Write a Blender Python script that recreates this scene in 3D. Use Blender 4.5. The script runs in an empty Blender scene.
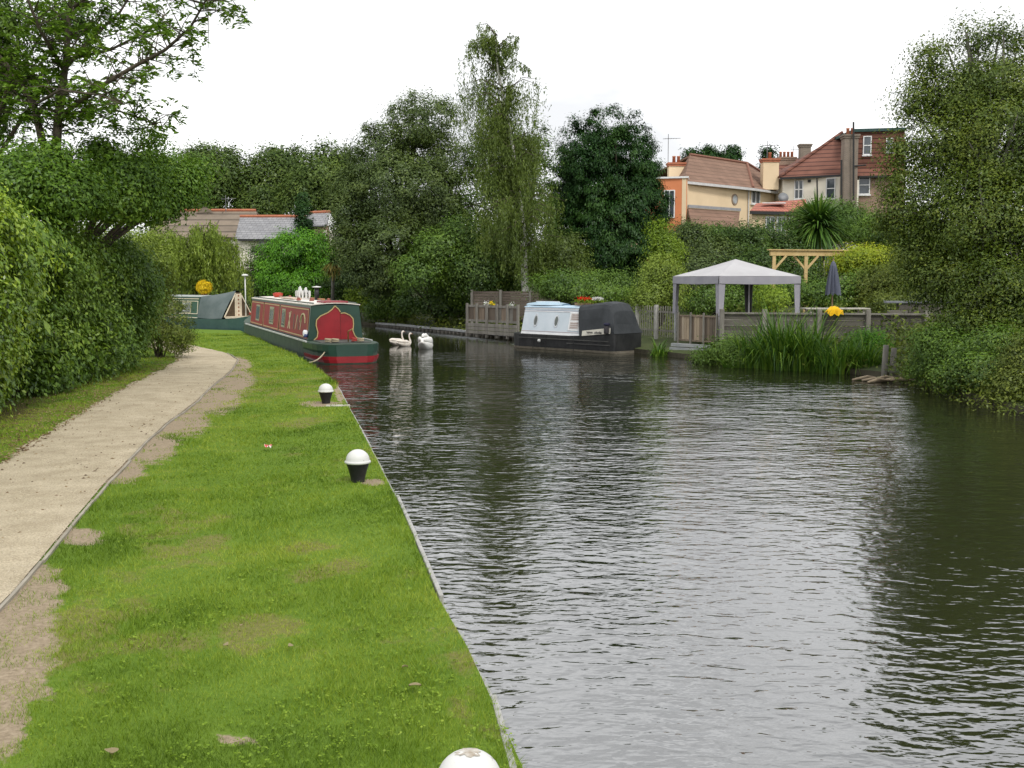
import bpy, math, random
import numpy as np
from mathutils import Vector, Matrix
R = math.radians
rng = np.random.default_rng(7)
random.seed(7)
SC = bpy.context.scene
COL = SC.collection

# ------------------------------------------------------------------ camera
F = 1100.0; EYE = 2.2; TH = math.atan(104.0 / F)
cam_d = bpy.data.cameras.new('camera'); cam = bpy.data.objects.new('camera', cam_d); COL.objects.link(cam)
cam.location = (0, 0, EYE); cam.rotation_euler = (R(90) - TH, 0, 0)
cam_d.sensor_width = 36.0; cam_d.lens = F / 1024 * 36.0
cam_d.clip_start = 0.1; cam_d.clip_end = 3000
SC.camera = cam

# ------------------------------------------------------------------ sky
SUN_EL, SUN_AZ = R(50), R(152)     # azimuth measured from +Y clockwise
W = bpy.data.worlds.new('World'); SC.world = W; W.use_nodes = True
nt = W.node_tree; nt.nodes.clear()
def wn(t, **k):
    n = nt.nodes.new(t)
    for a, b in k.items(): setattr(n, a, b)
    return n
sky = wn('ShaderNodeTexSky', sky_type='NISHITA', sun_disc=False)
sky.sun_elevation = SUN_EL; sky.sun_rotation = SUN_AZ
tc = wn('ShaderNodeTexCoord'); mp = wn('ShaderNodeMapping'); mp.inputs['Scale'].default_value = (1.0, 1.0, 2.2)
no = wn('ShaderNodeTexNoise'); no.inputs['Scale'].default_value = 2.4; no.inputs['Detail'].default_value = 6; no.inputs['Roughness'].default_value = .55
cr = wn('ShaderNodeValToRGB')
cr.color_ramp.elements[0].position = .40; cr.color_ramp.elements[0].color = (8.6, 8.7, 8.9, 1)
cr.color_ramp.elements[1].position = .68; cr.color_ramp.elements[1].color = (16.6, 16.6, 16.5, 1)
mx = wn('ShaderNodeMix', data_type='RGBA'); mx.inputs['Factor'].default_value = .95
bg = wn('ShaderNodeBackground'); bg.inputs['Strength'].default_value = 0.083
wo = wn('ShaderNodeOutputWorld')
L = nt.links
L.new(tc.outputs['Generated'], mp.inputs['Vector']); L.new(mp.outputs[0], no.inputs['Vector']); L.new(no.outputs['Fac'], cr.inputs['Fac'])
L.new(sky.outputs[0], mx.inputs['A']); L.new(cr.outputs[0], mx.inputs['B']); L.new(mx.outputs['Result'], bg.inputs['Color']); L.new(bg.outputs[0], wo.inputs['Surface'])

# ------------------------------------------------------------------ sun (overcast)
sd = bpy.data.lights.new('sun', 'SUN'); sd.energy = 1.5; sd.angle = R(12); sd.color = (1, .96, .9)
so = bpy.data.objects.new('sun', sd); COL.objects.link(so)
sv = Vector((math.sin(SUN_AZ) * math.cos(SUN_EL), math.cos(SUN_AZ) * math.cos(SUN_EL), math.sin(SUN_EL)))
so.rotation_euler = sv.to_track_quat('Z', 'Y').to_euler(); so.location = (0, -20, 40)

# ------------------------------------------------------------------ view / render
SC.view_settings.view_transform = 'Standard'; SC.view_settings.look = 'None'
SC.view_settings.exposure = 0.45; SC.view_settings.gamma = 1.0; SC.view_settings.use_curve_mapping = False
SC.render.engine = 'CYCLES'
cy = SC.cycles
cy.max_bounces = 5; cy.diffuse_bounces = 2; cy.glossy_bounces = 3; cy.transmission_bounces = 3; cy.transparent_max_bounces = 4
cy.caustics_reflective = False; cy.caustics_refractive = False
cy.use_denoising = True
try: cy.denoising_input_passes = 'RGB_ALBEDO_NORMAL'; cy.denoising_prefilter = 'ACCURATE'
except Exception: pass
try: cy.denoiser = 'OPENIMAGEDENOISE'
except Exception: pass
cy.sample_clamp_indirect = 6.0

# ------------------------------------------------------------------ photo <-> place
CT, ST = math.cos(TH), math.sin(TH)
def ray(px, py):
    u = (px - 512) / F; v = (384 - py) / F
    return np.array([u, CT + v * ST, -ST + v * CT])
def P(px, py, Y):
    r = ray(px, py); t = Y / r[1]
    return Vector((r[0] * t, Y, EYE + r[2] * t))
def G(px, py, z=0.0):
    r = ray(px, py); t = (z - EYE) / r[2]
    return Vector((r[0] * t, r[1] * t, z))
def proj(x, y, z):
    zz = z - EYE
    d = y * CT - zz * ST; v = y * ST + zz * CT
    d = np.maximum(d, .05)
    return 512 + F * x / d, 384 - F * v / d
def pm(Y): return Y / F            # metres per pixel at distance Y
WATER = -0.35

# ------------------------------------------------------------------ materials
MATS = {}
def nodes(name):
    m = bpy.data.materials.new(name); m.use_nodes = True
    t = m.node_tree; t.nodes.clear()
    o = t.nodes.new('ShaderNodeOutputMaterial')
    return m, t, o
def rgb(c): return (c[0], c[1], c[2], 1)
def mat(name, c1, c2=None, scale=4.0, rough=.7, bump=0.0, bscale=None, spec=.3, metal=0.0, stretch=(1, 1, 1), lo=.35, hi=.65, detail=5):
    if name in MATS: return MATS[name]
    m, t, o = nodes(name)
    b = t.nodes.new('ShaderNodeBsdfPrincipled'); t.links.new(b.outputs[0], o.inputs['Surface'])
    b.inputs['Roughness'].default_value = rough; b.inputs['Metallic'].default_value = metal
    b.inputs['Specular IOR Level'].default_value = spec
    if c2 is None: c2 = tuple(x * .8 for x in c1)
    tcn = t.nodes.new('ShaderNodeTexCoord'); mpn = t.nodes.new('ShaderNodeMapping'); mpn.inputs['Scale'].default_value = stretch
    n = t.nodes.new('ShaderNodeTexNoise'); n.inputs['Scale'].default_value = scale; n.inputs['Detail'].default_value = detail; n.inputs['Roughness'].default_value = .6
    r = t.nodes.new('ShaderNodeValToRGB')
    r.color_ramp.elements[0].position = lo; r.color_ramp.elements[0].color = rgb(c1)
    r.color_ramp.elements[1].position = hi; r.color_ramp.elements[1].color = rgb(c2)
    t.links.new(tcn.outputs['Object'], mpn.inputs['Vector']); t.links.new(mpn.outputs[0], n.inputs['Vector'])
    t.links.new(n.outputs['Fac'], r.inputs['Fac']); t.links.new(r.outputs[0], b.inputs['Base Color'])
    if bump:
        n2 = t.nodes.new('ShaderNodeTexNoise'); n2.inputs['Scale'].default_value = bscale or scale * 4; n2.inputs['Detail'].default_value = 4
        bp = t.nodes.new('ShaderNodeBump'); bp.inputs['Strength'].default_value = bump; bp.inputs['Distance'].default_value = .02
        t.links.new(mpn.outputs[0], n2.inputs['Vector']); t.links.new(n2.outputs['Fac'], bp.inputs['Height']); t.links.new(bp.outputs[0], b.inputs['Normal'])
    MATS[name] = m
    return m
def leafmat(name, cd, cm, cl, trans=.3, gloss=.05, nscale=.35, grough=.45):
    if name in MATS: return MATS[name]
    if not name.startswith(('petal', 'fallen')):
        cd, cm, cl = [(c[0] * 1.55, c[1] * 1.6, c[2] * .7) for c in (cd, cm, cl)]; gloss *= .5; trans *= .65
        cd = tuple(x * .88 for x in cd)
    m, t, o = nodes(name)
    at = t.nodes.new('ShaderNodeAttribute'); at.attribute_name = 'rnd'
    tcn = t.nodes.new('ShaderNodeTexCoord')
    n = t.nodes.new('ShaderNodeTexNoise'); n.inputs['Scale'].default_value = nscale; n.inputs['Detail'].default_value = 3
    t.links.new(tcn.outputs['Object'], n.inputs['Vector'])
    ad = t.nodes.new('ShaderNodeMath'); ad.operation = 'MULTIPLY_ADD'; ad.inputs[1].default_value = 1.1; ad.inputs[2].default_value = -.55
    t.links.new(n.outputs['Fac'], ad.inputs[0])
    a2 = t.nodes.new('ShaderNodeMath'); a2.operation = 'ADD'; a2.use_clamp = True
    t.links.new(at.outputs['Fac'], a2.inputs[0]); t.links.new(ad.outputs[0], a2.inputs[1])
    r = t.nodes.new('ShaderNodeValToRGB')
    r.color_ramp.elements[0].position = .05; r.color_ramp.elements[0].color = rgb(cd)
    r.color_ramp.elements[1].position = .95; r.color_ramp.elements[1].color = rgb(cl)
    e = r.color_ramp.elements.new(.5); e.color = rgb(cm)
    t.links.new(a2.outputs[0], r.inputs['Fac'])
    d = t.nodes.new('ShaderNodeBsdfDiffuse'); tr = t.nodes.new('ShaderNodeBsdfTranslucent'); g = t.nodes.new('ShaderNodeBsdfGlossy'); g.inputs['Roughness'].default_value = grough
    g.inputs['Color'].default_value = (.9, .95, 1, 1)
    t.links.new(r.outputs[0], d.inputs['Color']); t.links.new(r.outputs[0], tr.inputs['Color'])
    m1 = t.nodes.new('ShaderNodeMixShader'); m1.inputs[0].default_value = trans
    m2 = t.nodes.new('ShaderNodeMixShader'); m2.inputs[0].default_value = gloss
    t.links.new(d.outputs[0], m1.inputs[1]); t.links.new(tr.outputs[0], m1.inputs[2])
    t.links.new(m1.outputs[0], m2.inputs[1]); t.links.new(g.outputs[0], m2.inputs[2]); t.links.new(m2.outputs[0], o.inputs['Surface'])
    MATS[name] = m
    return m
def coursemat(name, c1, c2, cj, rowh=.3, roww=.22, rough=.85, joint=.03, along=(1, 0), offset=.5):
    """bricks or roof tiles too far off to tell apart: coloured courses laid on the wall's own run and height"""
    if name in MATS: return MATS[name]
    m, t, o = nodes(name)
    b = t.nodes.new('ShaderNodeBsdfPrincipled'); b.inputs['Roughness'].default_value = rough; b.inputs['Specular IOR Level'].default_value = .2
    t.links.new(b.outputs[0], o.inputs['Surface'])
    tcn = t.nodes.new('ShaderNodeTexCoord'); sp = t.nodes.new('ShaderNodeSeparateXYZ'); t.links.new(tcn.outputs['Object'], sp.inputs[0])
    mu = t.nodes.new('ShaderNodeMath'); mu.operation = 'MULTIPLY'; mu.inputs[1].default_value = along[0]
    mv = t.nodes.new('ShaderNodeMath'); mv.operation = 'MULTIPLY_ADD'; mv.inputs[1].default_value = along[1]
    t.links.new(sp.outputs[0], mu.inputs[0]); t.links.new(sp.outputs[1], mv.inputs[0]); t.links.new(mu.outputs[0], mv.inputs[2])
    cb = t.nodes.new('ShaderNodeCombineXYZ'); t.links.new(mv.outputs[0], cb.inputs[0]); t.links.new(sp.outputs[2], cb.inputs[1])
    br = t.nodes.new('ShaderNodeTexBrick'); br.offset = offset
    br.inputs['Scale'].default_value = 1; br.inputs['Brick Width'].default_value = roww; br.inputs['Row Height'].default_value = rowh
    br.inputs['Mortar Size'].default_value = joint; br.inputs['Mortar Smooth'].default_value = .3; br.inputs['Bias'].default_value = 0
    br.inputs['Color1'].default_value = rgb(c1); br.inputs['Color2'].default_value = rgb(c2); br.inputs['Mortar'].default_value = rgb(cj)
    t.links.new(cb.outputs[0], br.inputs['Vector'])
    n = t.nodes.new('ShaderNodeTexNoise'); n.inputs['Scale'].default_value = 1.1; n.inputs['Detail'].default_value = 5
    t.links.new(tcn.outputs['Object'], n.inputs['Vector'])
    mr = t.nodes.new('ShaderNodeMapRange'); mr.inputs['To Min'].default_value = .62; mr.inputs['To Max'].default_value = 1.3
    t.links.new(n.outputs['Fac'], mr.inputs['Value'])
    mm = t.nodes.new('ShaderNodeMix'); mm.data_type = 'RGBA'; mm.blend_type = 'MULTIPLY'; mm.inputs['Factor'].default_value = 1
    t.links.new(br.outputs['Color'], mm.inputs['A']); t.links.new(mr.outputs[0], mm.inputs['B']); t.links.new(mm.outputs['Result'], b.inputs['Base Color'])
    bp = t.nodes.new('ShaderNodeBump'); bp.inputs['Strength'].default_value = .5; bp.inputs['Distance'].default_value = .03; bp.invert = True
    t.links.new(br.outputs['Fac'], bp.inputs['Height']); t.links.new(bp.outputs[0], b.inputs['Normal'])
    MATS[name] = m
    return m
def glassmat(name, c=(.03, .035, .04)):
    return mat(name, c, tuple(x * 1.6 for x in c), scale=1.5, rough=.06, spec=.9)

# ------------------------------------------------------------------ mesh helpers
class MB:
    def __init__(s): s.v = []; s.f = []
    def add(s, vs, fs):
        o = len(s.v); s.v += [tuple(p) for p in vs]; s.f += [tuple(i + o for i in f) for f in fs]; return s
    def box(s, c, d, rz=0.0, ry=0.0, rx=0.0):
        m = Matrix.Rotation(rz, 3, 'Z') @ Matrix.Rotation(ry, 3, 'Y') @ Matrix.Rotation(rx, 3, 'X')
        vs = []
        for x in (-.5, .5):
            for y in (-.5, .5):
                for z in (-.5, .5):
                    vs.append(Vector(c) + m @ Vector((x * d[0], y * d[1], z * d[2])))
        return s.add(vs, [(0, 1, 3, 2), (4, 6, 7, 5), (0, 4, 5, 1), (2, 3, 7, 6), (0, 2, 6, 4), (1, 5, 7, 3)])
    def beam(s, a, b, w, h, up=(0, 0, 1)):
        a = Vector(a); b = Vector(b); d = (b - a).normalized(); u = Vector(up)
        sd_ = d.cross(u)
        if sd_.length < 1e-4: sd_ = d.cross(Vector((1, 0, 0)))
        sd_.normalize(); u = sd_.cross(d).normalized()
        vs = []
        for p in (a, b):
            for i, j in ((-1, -1), (1, -1), (1, 1), (-1, 1)): vs.append(p + sd_ * (i * w / 2) + u * (j * h / 2))
        return s.add(vs, [(0, 3, 2, 1), (4, 5, 6, 7), (0, 1, 5, 4), (1, 2, 6, 5), (2, 3, 7, 6), (3, 0, 4, 7)])
    def tube(s, pts, rad, n=6, cap=True):
        pts = [Vector(p) for p in pts]
        if not hasattr(rad, '__len__'): rad = [rad] * len(pts)
        vs = []; fs = []; ref = Vector((.31, .17, .93))
        for i, p in enumerate(pts):
            d = (pts[min(i + 1, len(pts) - 1)] - pts[max(i - 1, 0)]).normalized()
            a = d.cross(ref)
            if a.length < .05: a = d.cross(Vector((1, 0, 0)))
            a.normalize(); b = d.cross(a)
            for k in range(n):
                t = 2 * math.pi * k / n; vs.append(p + (a * math.cos(t) + b * math.sin(t)) * rad[i])
        for i in range(len(pts) - 1):
            for k in range(n):
                q = (k + 1) % n; fs.append((i * n + k, i * n + q, (i + 1) * n + q, (i + 1) * n + k))
        if cap: fs.append(tuple(range(n - 1, -1, -1))); fs.append(tuple((len(pts) - 1) * n + k for k in range(n)))
        return s.add(vs, fs)
    def lathe(s, prof, n=24, c=(0, 0, 0)):
        vs = []; fs = []
        for r, z in prof:
            for k in range(n):
                t = 2 * math.pi * k / n; vs.append((c[0] + r * math.cos(t), c[1] + r * math.sin(t), c[2] + z))
        for i in range(len(prof) - 1):
            for k in range(n):
                q = (k + 1) % n; fs.append((i * n + k, i * n + q, (i + 1) * n + q, (i + 1) * n + k))
        fs.append(tuple(range(n - 1, -1, -1))); fs.append(tuple((len(prof) - 1) * n + k for k in range(n)))
        return s.add(vs, fs)
    def slab(s, pts, th):
        """a flat polygon (any plane) given thickness th along its normal, inwards"""
        pts = [Vector(p) for p in pts]
        nrm = Vector((0, 0, 0))
        for i in range(len(pts)):
            a, b = pts[i], pts[(i + 1) % len(pts)]
            nrm += a.cross(b)
        nrm.normalize()
        k = len(pts); vs = pts + [p - nrm * th for p in pts]
        fs = [tuple(range(k)), tuple(range(2 * k - 1, k - 1, -1))]
        for i in range(k):
            j = (i + 1) % k; fs.append((j, i, k + i, k + j))
        return s.add(vs, fs)
    def build(s, name, m, parent=None, smooth=False, bevel=0.0):
        me = bpy.data.meshes.new(name); me.from_pydata(s.v, [], s.f); me.update()
        if smooth: me.polygons.foreach_set('use_smooth', [True] * len(me.polygons))
        me.materials.append(m)
        o = bpy.data.objects.new(name, me); COL.objects.link(o)
        if parent is not None: o.parent = parent
        if bevel:
            b = o.modifiers.new('bevel', 'BEVEL'); b.width = bevel; b.segments = 2; b.limit_method = 'ANGLE'
        return o
def tag(o, label=None, cat=None, group=None, kind=None):
    if label: o['label'] = label
    if cat: o['category'] = cat
    if group: o['group'] = group
    if kind: o['kind'] = kind
    return o
def thing(name, label, cat, loc=(0, 0, 0), rz=0.0, group=None):
    o = bpy.data.objects.new(name, None); COL.objects.link(o); o.location = loc; o.rotation_euler = (0, 0, rz)
    o.empty_display_size = .2
    return tag(o, label, cat, group)
def npmesh(name, v, quads, m, parent=None, rnd=None, extra=None, smooth=False, tris=False):
    me = bpy.data.meshes.new(name); k = 3 if tris else 4
    me.vertices.add(len(v)); me.vertices.foreach_set('co', np.ascontiguousarray(v, np.float32).ravel())
    nf = len(quads)
    me.loops.add(nf * k); me.loops.foreach_set('vertex_index', np.ascontiguousarray(quads, np.int32).ravel())
    me.polygons.add(nf); me.polygons.foreach_set('loop_start', np.arange(nf, dtype=np.int32) * k)
    try: me.polygons.foreach_set('loop_total', np.full(nf, k, np.int32))
    except Exception: pass
    if smooth: me.polygons.foreach_set('use_smooth', np.ones(nf, bool))
    if rnd is not None:
        a = me.attributes.new('rnd', 'FLOAT', 'POINT'); a.data.foreach_set('value', np.ascontiguousarray(rnd, np.float32))
    for kx, val in (extra or {}).items():
        a = me.attributes.new(kx, 'FLOAT', 'POINT'); a.data.foreach_set('value', np.ascontiguousarray(val, np.float32))
    me.update(calc_edges=True); me.materials.append(m)
    o = bpy.data.objects.new(name, me); COL.objects.link(o)
    if parent is not None: o.parent = parent
    return o
def unit(a): return a / np.maximum(np.linalg.norm(a, axis=-1, keepdims=True), 1e-9)
_ph = rng.uniform(0, 6.28, (8, 3)); _dr = unit(rng.normal(size=(8, 3)))
def wob(p, f=1.0):
    """smooth 3-D wobble in about -1..1"""
    r = np.zeros(len(p))
    for i in range(8):
        k = _dr[i] * f * (1 + .55 * i / 2)
        r += np.sin(p @ k * 2.1 + _ph[i, 0] + 1.7 * np.sin(p @ _dr[(i + 3) % 8] * f + _ph[i, 1])) / (1 + .35 * i)
    return r / 3.2
def leaf_cloud(name, pts, nrm, size, m, parent, aspect=.5, axis=None, rbias=None, r=None, jitter=.3, tri=False):
    r = r or rng
    n = len(pts); nrm = unit(nrm)
    ax = r.normal(size=(n, 3)) if axis is None else axis + r.normal(size=(n, 3)) * jitter
    ax = unit(ax - nrm * np.sum(ax * nrm, 1, keepdims=True)); bx = np.cross(nrm, ax)
    s = (size * r.uniform(.6, 1.35, n))[:, None]
    w = s * aspect
    if tri:
        v = np.empty((n, 3, 3)); v[:, 0] = pts - ax * s * .5 + bx * w * .5; v[:, 1] = pts - ax * s * .5 - bx * w * .5; v[:, 2] = pts + ax * s * .5
        rn = np.clip(r.normal(.5, .14, n) + (0 if rbias is None else rbias), 0, 1)
        return npmesh(name, v.reshape(-1, 3), np.arange(n * 3).reshape(n, 3), m, parent, rnd=np.repeat(rn, 3), tris=True)
    v = np.empty((n, 4, 3))
    v[:, 0] = pts - ax * s * .5; v[:, 1] = pts + bx * w * .5 + nrm * w * .12; v[:, 2] = pts + ax * s * .5; v[:, 3] = pts - bx * w * .5 + nrm * w * .12
    q = np.arange(n * 4).reshape(n, 4)
    rn = np.clip(r.normal(.5, .14, n) + (0 if rbias is None else rbias), 0, 1)
    return npmesh(name, v.reshape(-1, 3), q, m, parent, rnd=np.repeat(rn, 4))
def crown_pts(blobs, n, clump, r, shell=.55, per=55, flat=.7, lump=.22, lf=.9):
    """leaf positions gathered in clumps spread through and over lumpy ellipsoids"""
    B = np.array(blobs, float); wgt = (B[:, 3] * B[:, 4] + B[:, 3] * B[:, 5] + B[:, 4] * B[:, 5]); wgt /= wgt.sum()
    nc = max(6, n // per)
    bi = r.choice(len(B), nc, p=wgt)
    d = unit(r.normal(size=(nc, 3)))
    rad = shell + (1 - shell) * r.random(nc) ** .4
    rad *= 1 + lump * wob(B[bi, :3] + d * B[bi, 3:6], lf)
    c = B[bi, :3] + d * B[bi, 3:6] * rad[:, None]
    ci = r.integers(0, nc, n)
    cs = clump * r.uniform(.5, 1.3, nc)
    off = np.clip(r.normal(size=(n, 3)), -1.9, 1.9) * cs[ci][:, None]; off[:, 2] *= flat
    p = c[ci] + off
    nrm = d[ci] * .6 + unit(off) * .55 + np.array([0, 0, .45]) + r.normal(size=(n, 3)) * .3
    cb = r.normal(0, .13, nc)[ci]
    return p, nrm, cb, c
def limbs(mb, base, top, r0, targets, r, wig=.12, n=7):
    """a tapering trunk and limbs that reach towards the targets"""
    base = Vector(base); top = Vector(top); k = 7; H = (top - base).length
    pts = []; rad = []
    ph = r.uniform(0, 6.28)
    for i in range(k):
        t = i / (k - 1)
        w = math.sin(t * 5 + ph) * wig * H * .12 * t
        pts.append(base.lerp(top, t) + Vector((w, w * .6, 0))); rad.append(r0 * (1.25 - t * 1.13) if i else r0 * 1.5)
    mb.tube(pts, rad, n)
    for tg in targets:
        tg = Vector(tg); t = min(.92, max(.3, r.uniform(.35, .85)))
        i = int(t * (k - 1)); a = pts[i]; q = a.lerp(tg, .5) + Vector((r.normal() * .1, r.normal() * .1, .08 + abs(r.normal()) * .12)) * (tg - a).length * .5
        mb.tube([a, a.lerp(q, .55) + Vector((0, 0, .03)), q, q.lerp(tg, .6), tg], [rad[i] * .6, rad[i] * .45, rad[i] * .32, rad[i] * .2, rad[i] * .08], 5)

# ------------------------------------------------------------------ terrain
edgeL = np.array([(1.6, -60), (1.1, -8), (.42, 0), (.10, 3.6), *[tuple(G(*q))[:2] for q in ((523, 768), (509, 737), (467, 646), (436, 594), (403, 512), (376, 458), (356, 420), (346, 402), (337, 384))], (-4.55, 26.6), (-5.85, 31.2),
                  (-7.5, 36.7), (-11.05, 47.3), (-13.1, 53), (-20, 57), (-45, 62), (-120, 70), (-700, 84)], float)
edgeF = np.array([(9.4, -60), (9.6, 10), (9.7, 20.8), (9.75, 23), (10.1, 26.5), (9.9, 28.6), (9.0, 30.2), (7.6, 32.2), (6.3, 34.6), (4.9, 37.4), (.9, 46), (-1.3, 50.5), (-3.4, 54.5),
                  (-7.5, 62), (-13, 68), (-24, 73), (-60, 82), (-150, 95), (-700, 125)], float)
def edge_x(Y): return np.interp(Y, edgeL[:, 1], edgeL[:, 0])
def zbank(Y): return np.interp(Y, [22, 40], [0, -.22])
def dist_far(x, y):
    p = np.stack([np.atleast_1d(x), np.atleast_1d(y)], 1).astype(float); best = np.full(len(p), 1e9)
    for i in range(len(edgeF) - 1):
        a, b = edgeF[i], edgeF[i + 1]; ab = b - a
        t = np.clip(((p - a) @ ab) / (ab @ ab), 0, 1); best = np.minimum(best, np.linalg.norm(p - (a + t[:, None] * ab), axis=1))
    return best
HD = [0, 1.5, 5, 12, 22, 36, 50, 90, 700]; HZ = [-.2, .0, .3, .75, 1.7, 3.0, 4.0, 5.0, 9.0]
def zfar(x, y): return float(np.interp(dist_far(x, y)[0], HD, HZ))

# marks worn into the lawn: photo ellipse (px, py, rx, ry) -> bare earth there
BARE = [(15, 640, 42, 70), (-10, 700, 40, 60), (30, 590, 34, 26), (80, 537, 22, 9), (120, 470, 24, 14), (150, 445, 26, 18), (180, 422, 28, 16), (210, 398, 32, 16), (230, 380, 24, 14), (238, 365, 14, 8),
        (238, 738, 13, 4), (226, 735, 9, 3), (231, 742, 10, 3), (218, 733, 6, 2), (372, 482, 14, 3), (320, 404, 22, 3), (340, 392, 5, 12), (190, 360, 9, 5)]
DRY = [(110, 640, 90, 60), (300, 560, 60, 20), (60, 420, 70, 16), (130, 385, 60, 10), (20, 440, 50, 14), (270, 640, 50, 24), (280, 385, 60, 14), (230, 410, 50, 16), (465, 650, 14, 60), (180, 540, 60, 30), (300, 420, 40, 8)]
def marks(lst, x, y, z):
    px, py = proj(x, y, z); r = np.zeros(len(x))
    for a, b, ra, rb in lst:
        q = ((px - a) / ra) ** 2 + ((py - b) / rb) ** 2
        r = np.maximum(r, np.clip(1.35 - .75 * q, 0, 1))
    return np.where(y > 2.5, r, 0)
def dryness(x, y, z):
    p = np.stack([x, y, np.zeros_like(x)], 1)
    return np.clip(marks(DRY, x, y, z) * (.30 + .5 * wob(p + 11, 1.9) + .3 * wob(p, 5.5)) + .16 + .22 * wob(p + 4, .9) + .2 * wob(p + 8, 2.7), 0, .8)
def lawn_z(x, y):
    e = np.clip((edge_x(y) - x) / .6, 0, 1)
    p = np.stack([x, y, np.zeros_like(x)], 1)
    return zbank(y) + e * (.018 * wob(p, .8) + .008 * wob(p, 3.1))
PR = np.array([(-2.4, 0), (-2.7, 3), (-3.5, 7.6), (-4.4, 11.8), (-5.3, 16.7), (-5.75, 20), (-7.1, 27.8), (-8.0, 32), (-9.2, 35.5), (-11.6, 40.5), (-15.5, 46), (-21, 52)])
PL = np.array([(-4.2, 0), (-4.7, 3), (-5.4, 8), (-6.2, 13.3), (-7.5, 20), (-8.6, 26), (-9.5, 31), (-10.9, 35.5), (-13.6, 40.5), (-18, 46), (-24, 52)])
def path_r(Y): return np.interp(Y, PR[:, 1], PR[:, 0])
def path_l(Y): return np.interp(Y, PL[:, 1], PL[:, 0])

def lawnmat():
    m, t, o = nodes('lawn_grass')
    b = t.nodes.new('ShaderNodeBsdfPrincipled'); b.inputs['Roughness'].default_value = .9; b.inputs['Specular IOR Level'].default_value = .1
    t.links.new(b.outputs[0], o.inputs['Surface'])
    tcn = t.nodes.new('ShaderNodeTexCoord')
    def noise(s, det=4):
        n = t.nodes.new('ShaderNodeTexNoise'); n.inputs['Scale'].default_value = s; n.inputs['Detail'].default_value = det; n.inputs['Roughness'].default_value = .65
        t.links.new(tcn.outputs['Object'], n.inputs['Vector']); return n.outputs['Fac']
    def ramp(f, stops):
        r = t.nodes.new('ShaderNodeValToRGB')
        for i, (p, c) in enumerate(stops):
            e = r.color_ramp.elements[i] if i < 2 else r.color_ramp.elements.new(p)
            e.position = p; e.color = rgb(c)
        t.links.new(f, r.inputs['Fac']); return r.outputs[0]
    def mix(f, a, c, mode='MIX'):
        x = t.nodes.new('ShaderNodeMix'); x.data_type = 'RGBA'; x.blend_type = mode
        if isinstance(f, float): x.inputs['Factor'].default_value = f
        else: t.links.new(f, x.inputs['Factor'])
        t.links.new(a, x.inputs['A']); t.links.new(c, x.inputs['B']); return x.outputs['Result']
    def thr(attr, nf, k):
        a = t.nodes.new('ShaderNodeAttribute'); a.attribute_name = attr
        x = t.nodes.new('ShaderNodeMath'); x.operation = 'MULTIPLY_ADD'; x.inputs[1].default_value = k; t.links.new(nf, x.inputs[0])
        s = t.nodes.new('ShaderNodeMath'); s.operation = 'ADD'; t.links.new(a.outputs['Fac'], s.inputs[0]); t.links.new(x.outputs[0], s.inputs[1]); x.inputs[2].default_value = -.5 * k
        mr = t.nodes.new('ShaderNodeMapRange'); mr.inputs['From Min'].default_value = .38; mr.inputs['From Max'].default_value = .62; t.links.new(s.outputs[0], mr.inputs['Value'])
        return mr.outputs[0]
    g1 = ramp(noise(1.3), [(.35, (.095, .17, .018)), (.65, (.145, .22, .026))])
    g2 = ramp(noise(38), [(.3, (.075, .145, .015)), (.7, (.165, .26, .04))])
    g = mix(.5, g1, g2)
    dry = ramp(noise(24), [(.3, (.13, .15, .035)), (.7, (.22, .20, .075))])
    g = mix(thr('dry', noise(3.0), 1.3), g, dry)
    earth = ramp(noise(30, 6), [(.25, (.20, .155, .10)), (.75, (.42, .34, .245))])
    g = mix(thr('bare', noise(4.5, 7), 2.2), g, earth)
    litter_shade = ramp(noise(26), [(.3, (.045, .05, .015)), (.7, (.13, .095, .045))])  # leaf litter; shade under the hedge is also put into this dark tone
    g = mix(thr('litter', noise(5.0), 1.2), g, litter_shade)
    t.links.new(g, b.inputs['Base Color'])
    bp = t.nodes.new('ShaderNodeBump'); bp.inputs['Strength'].default_value = .8; bp.inputs['Distance'].default_value = .02
    t.links.new(noise(60), bp.inputs['Height']); t.links.new(bp.outputs[0], b.inputs['Normal'])
    return m
LAWN = lawnmat()
EARTHFAR = mat('far_bank_soil', (.035, .05, .015), (.06, .075, .022), scale=.8, rough=.95, bump=.4)

def grid(name, X, Y, Z, m, extra=None, kind='structure'):
    a, b = X.shape
    v = np.stack([X, Y, Z], 2).reshape(-1, 3)
    i = np.arange(a * b).reshape(a, b)
    q = np.stack([i[:-1, :-1], i[1:, :-1], i[1:, 1:], i[:-1, 1:]], 2).reshape(-1, 4)
    o = npmesh(name, v, q, m, extra=extra, smooth=True); tag(o, kind=kind); return o
# the near bank: lawn
ys = np.concatenate([[-60, -30, -12, -4, 0], np.arange(1.5, 14, .1), np.arange(14, 34, .2), np.arange(34, 60, .5), [62, 65, 70, 84]])
of = np.concatenate([np.arange(0, 9, .09), np.arange(9, 16, .5), [18, 24, 40, 120, 700]])
YY, OO = np.meshgrid(ys, of, indexing='ij'); XX = edge_x(YY) - OO
xf, yf = XX.ravel(), YY.ravel(); zf = lawn_z(xf, yf)
hedge_d = np.clip((path_l(yf) - .25 - xf) / .7, 0, 1) * np.clip((34 - yf) / 6, 0, 1)
lawn = grid('lawn', XX, YY, zf.reshape(XX.shape), LAWN, extra={'bare': marks(BARE, xf, yf, zf) * .95, 'dry': dryness(xf, yf, zf), 'litter': hedge_d * .62})
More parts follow.
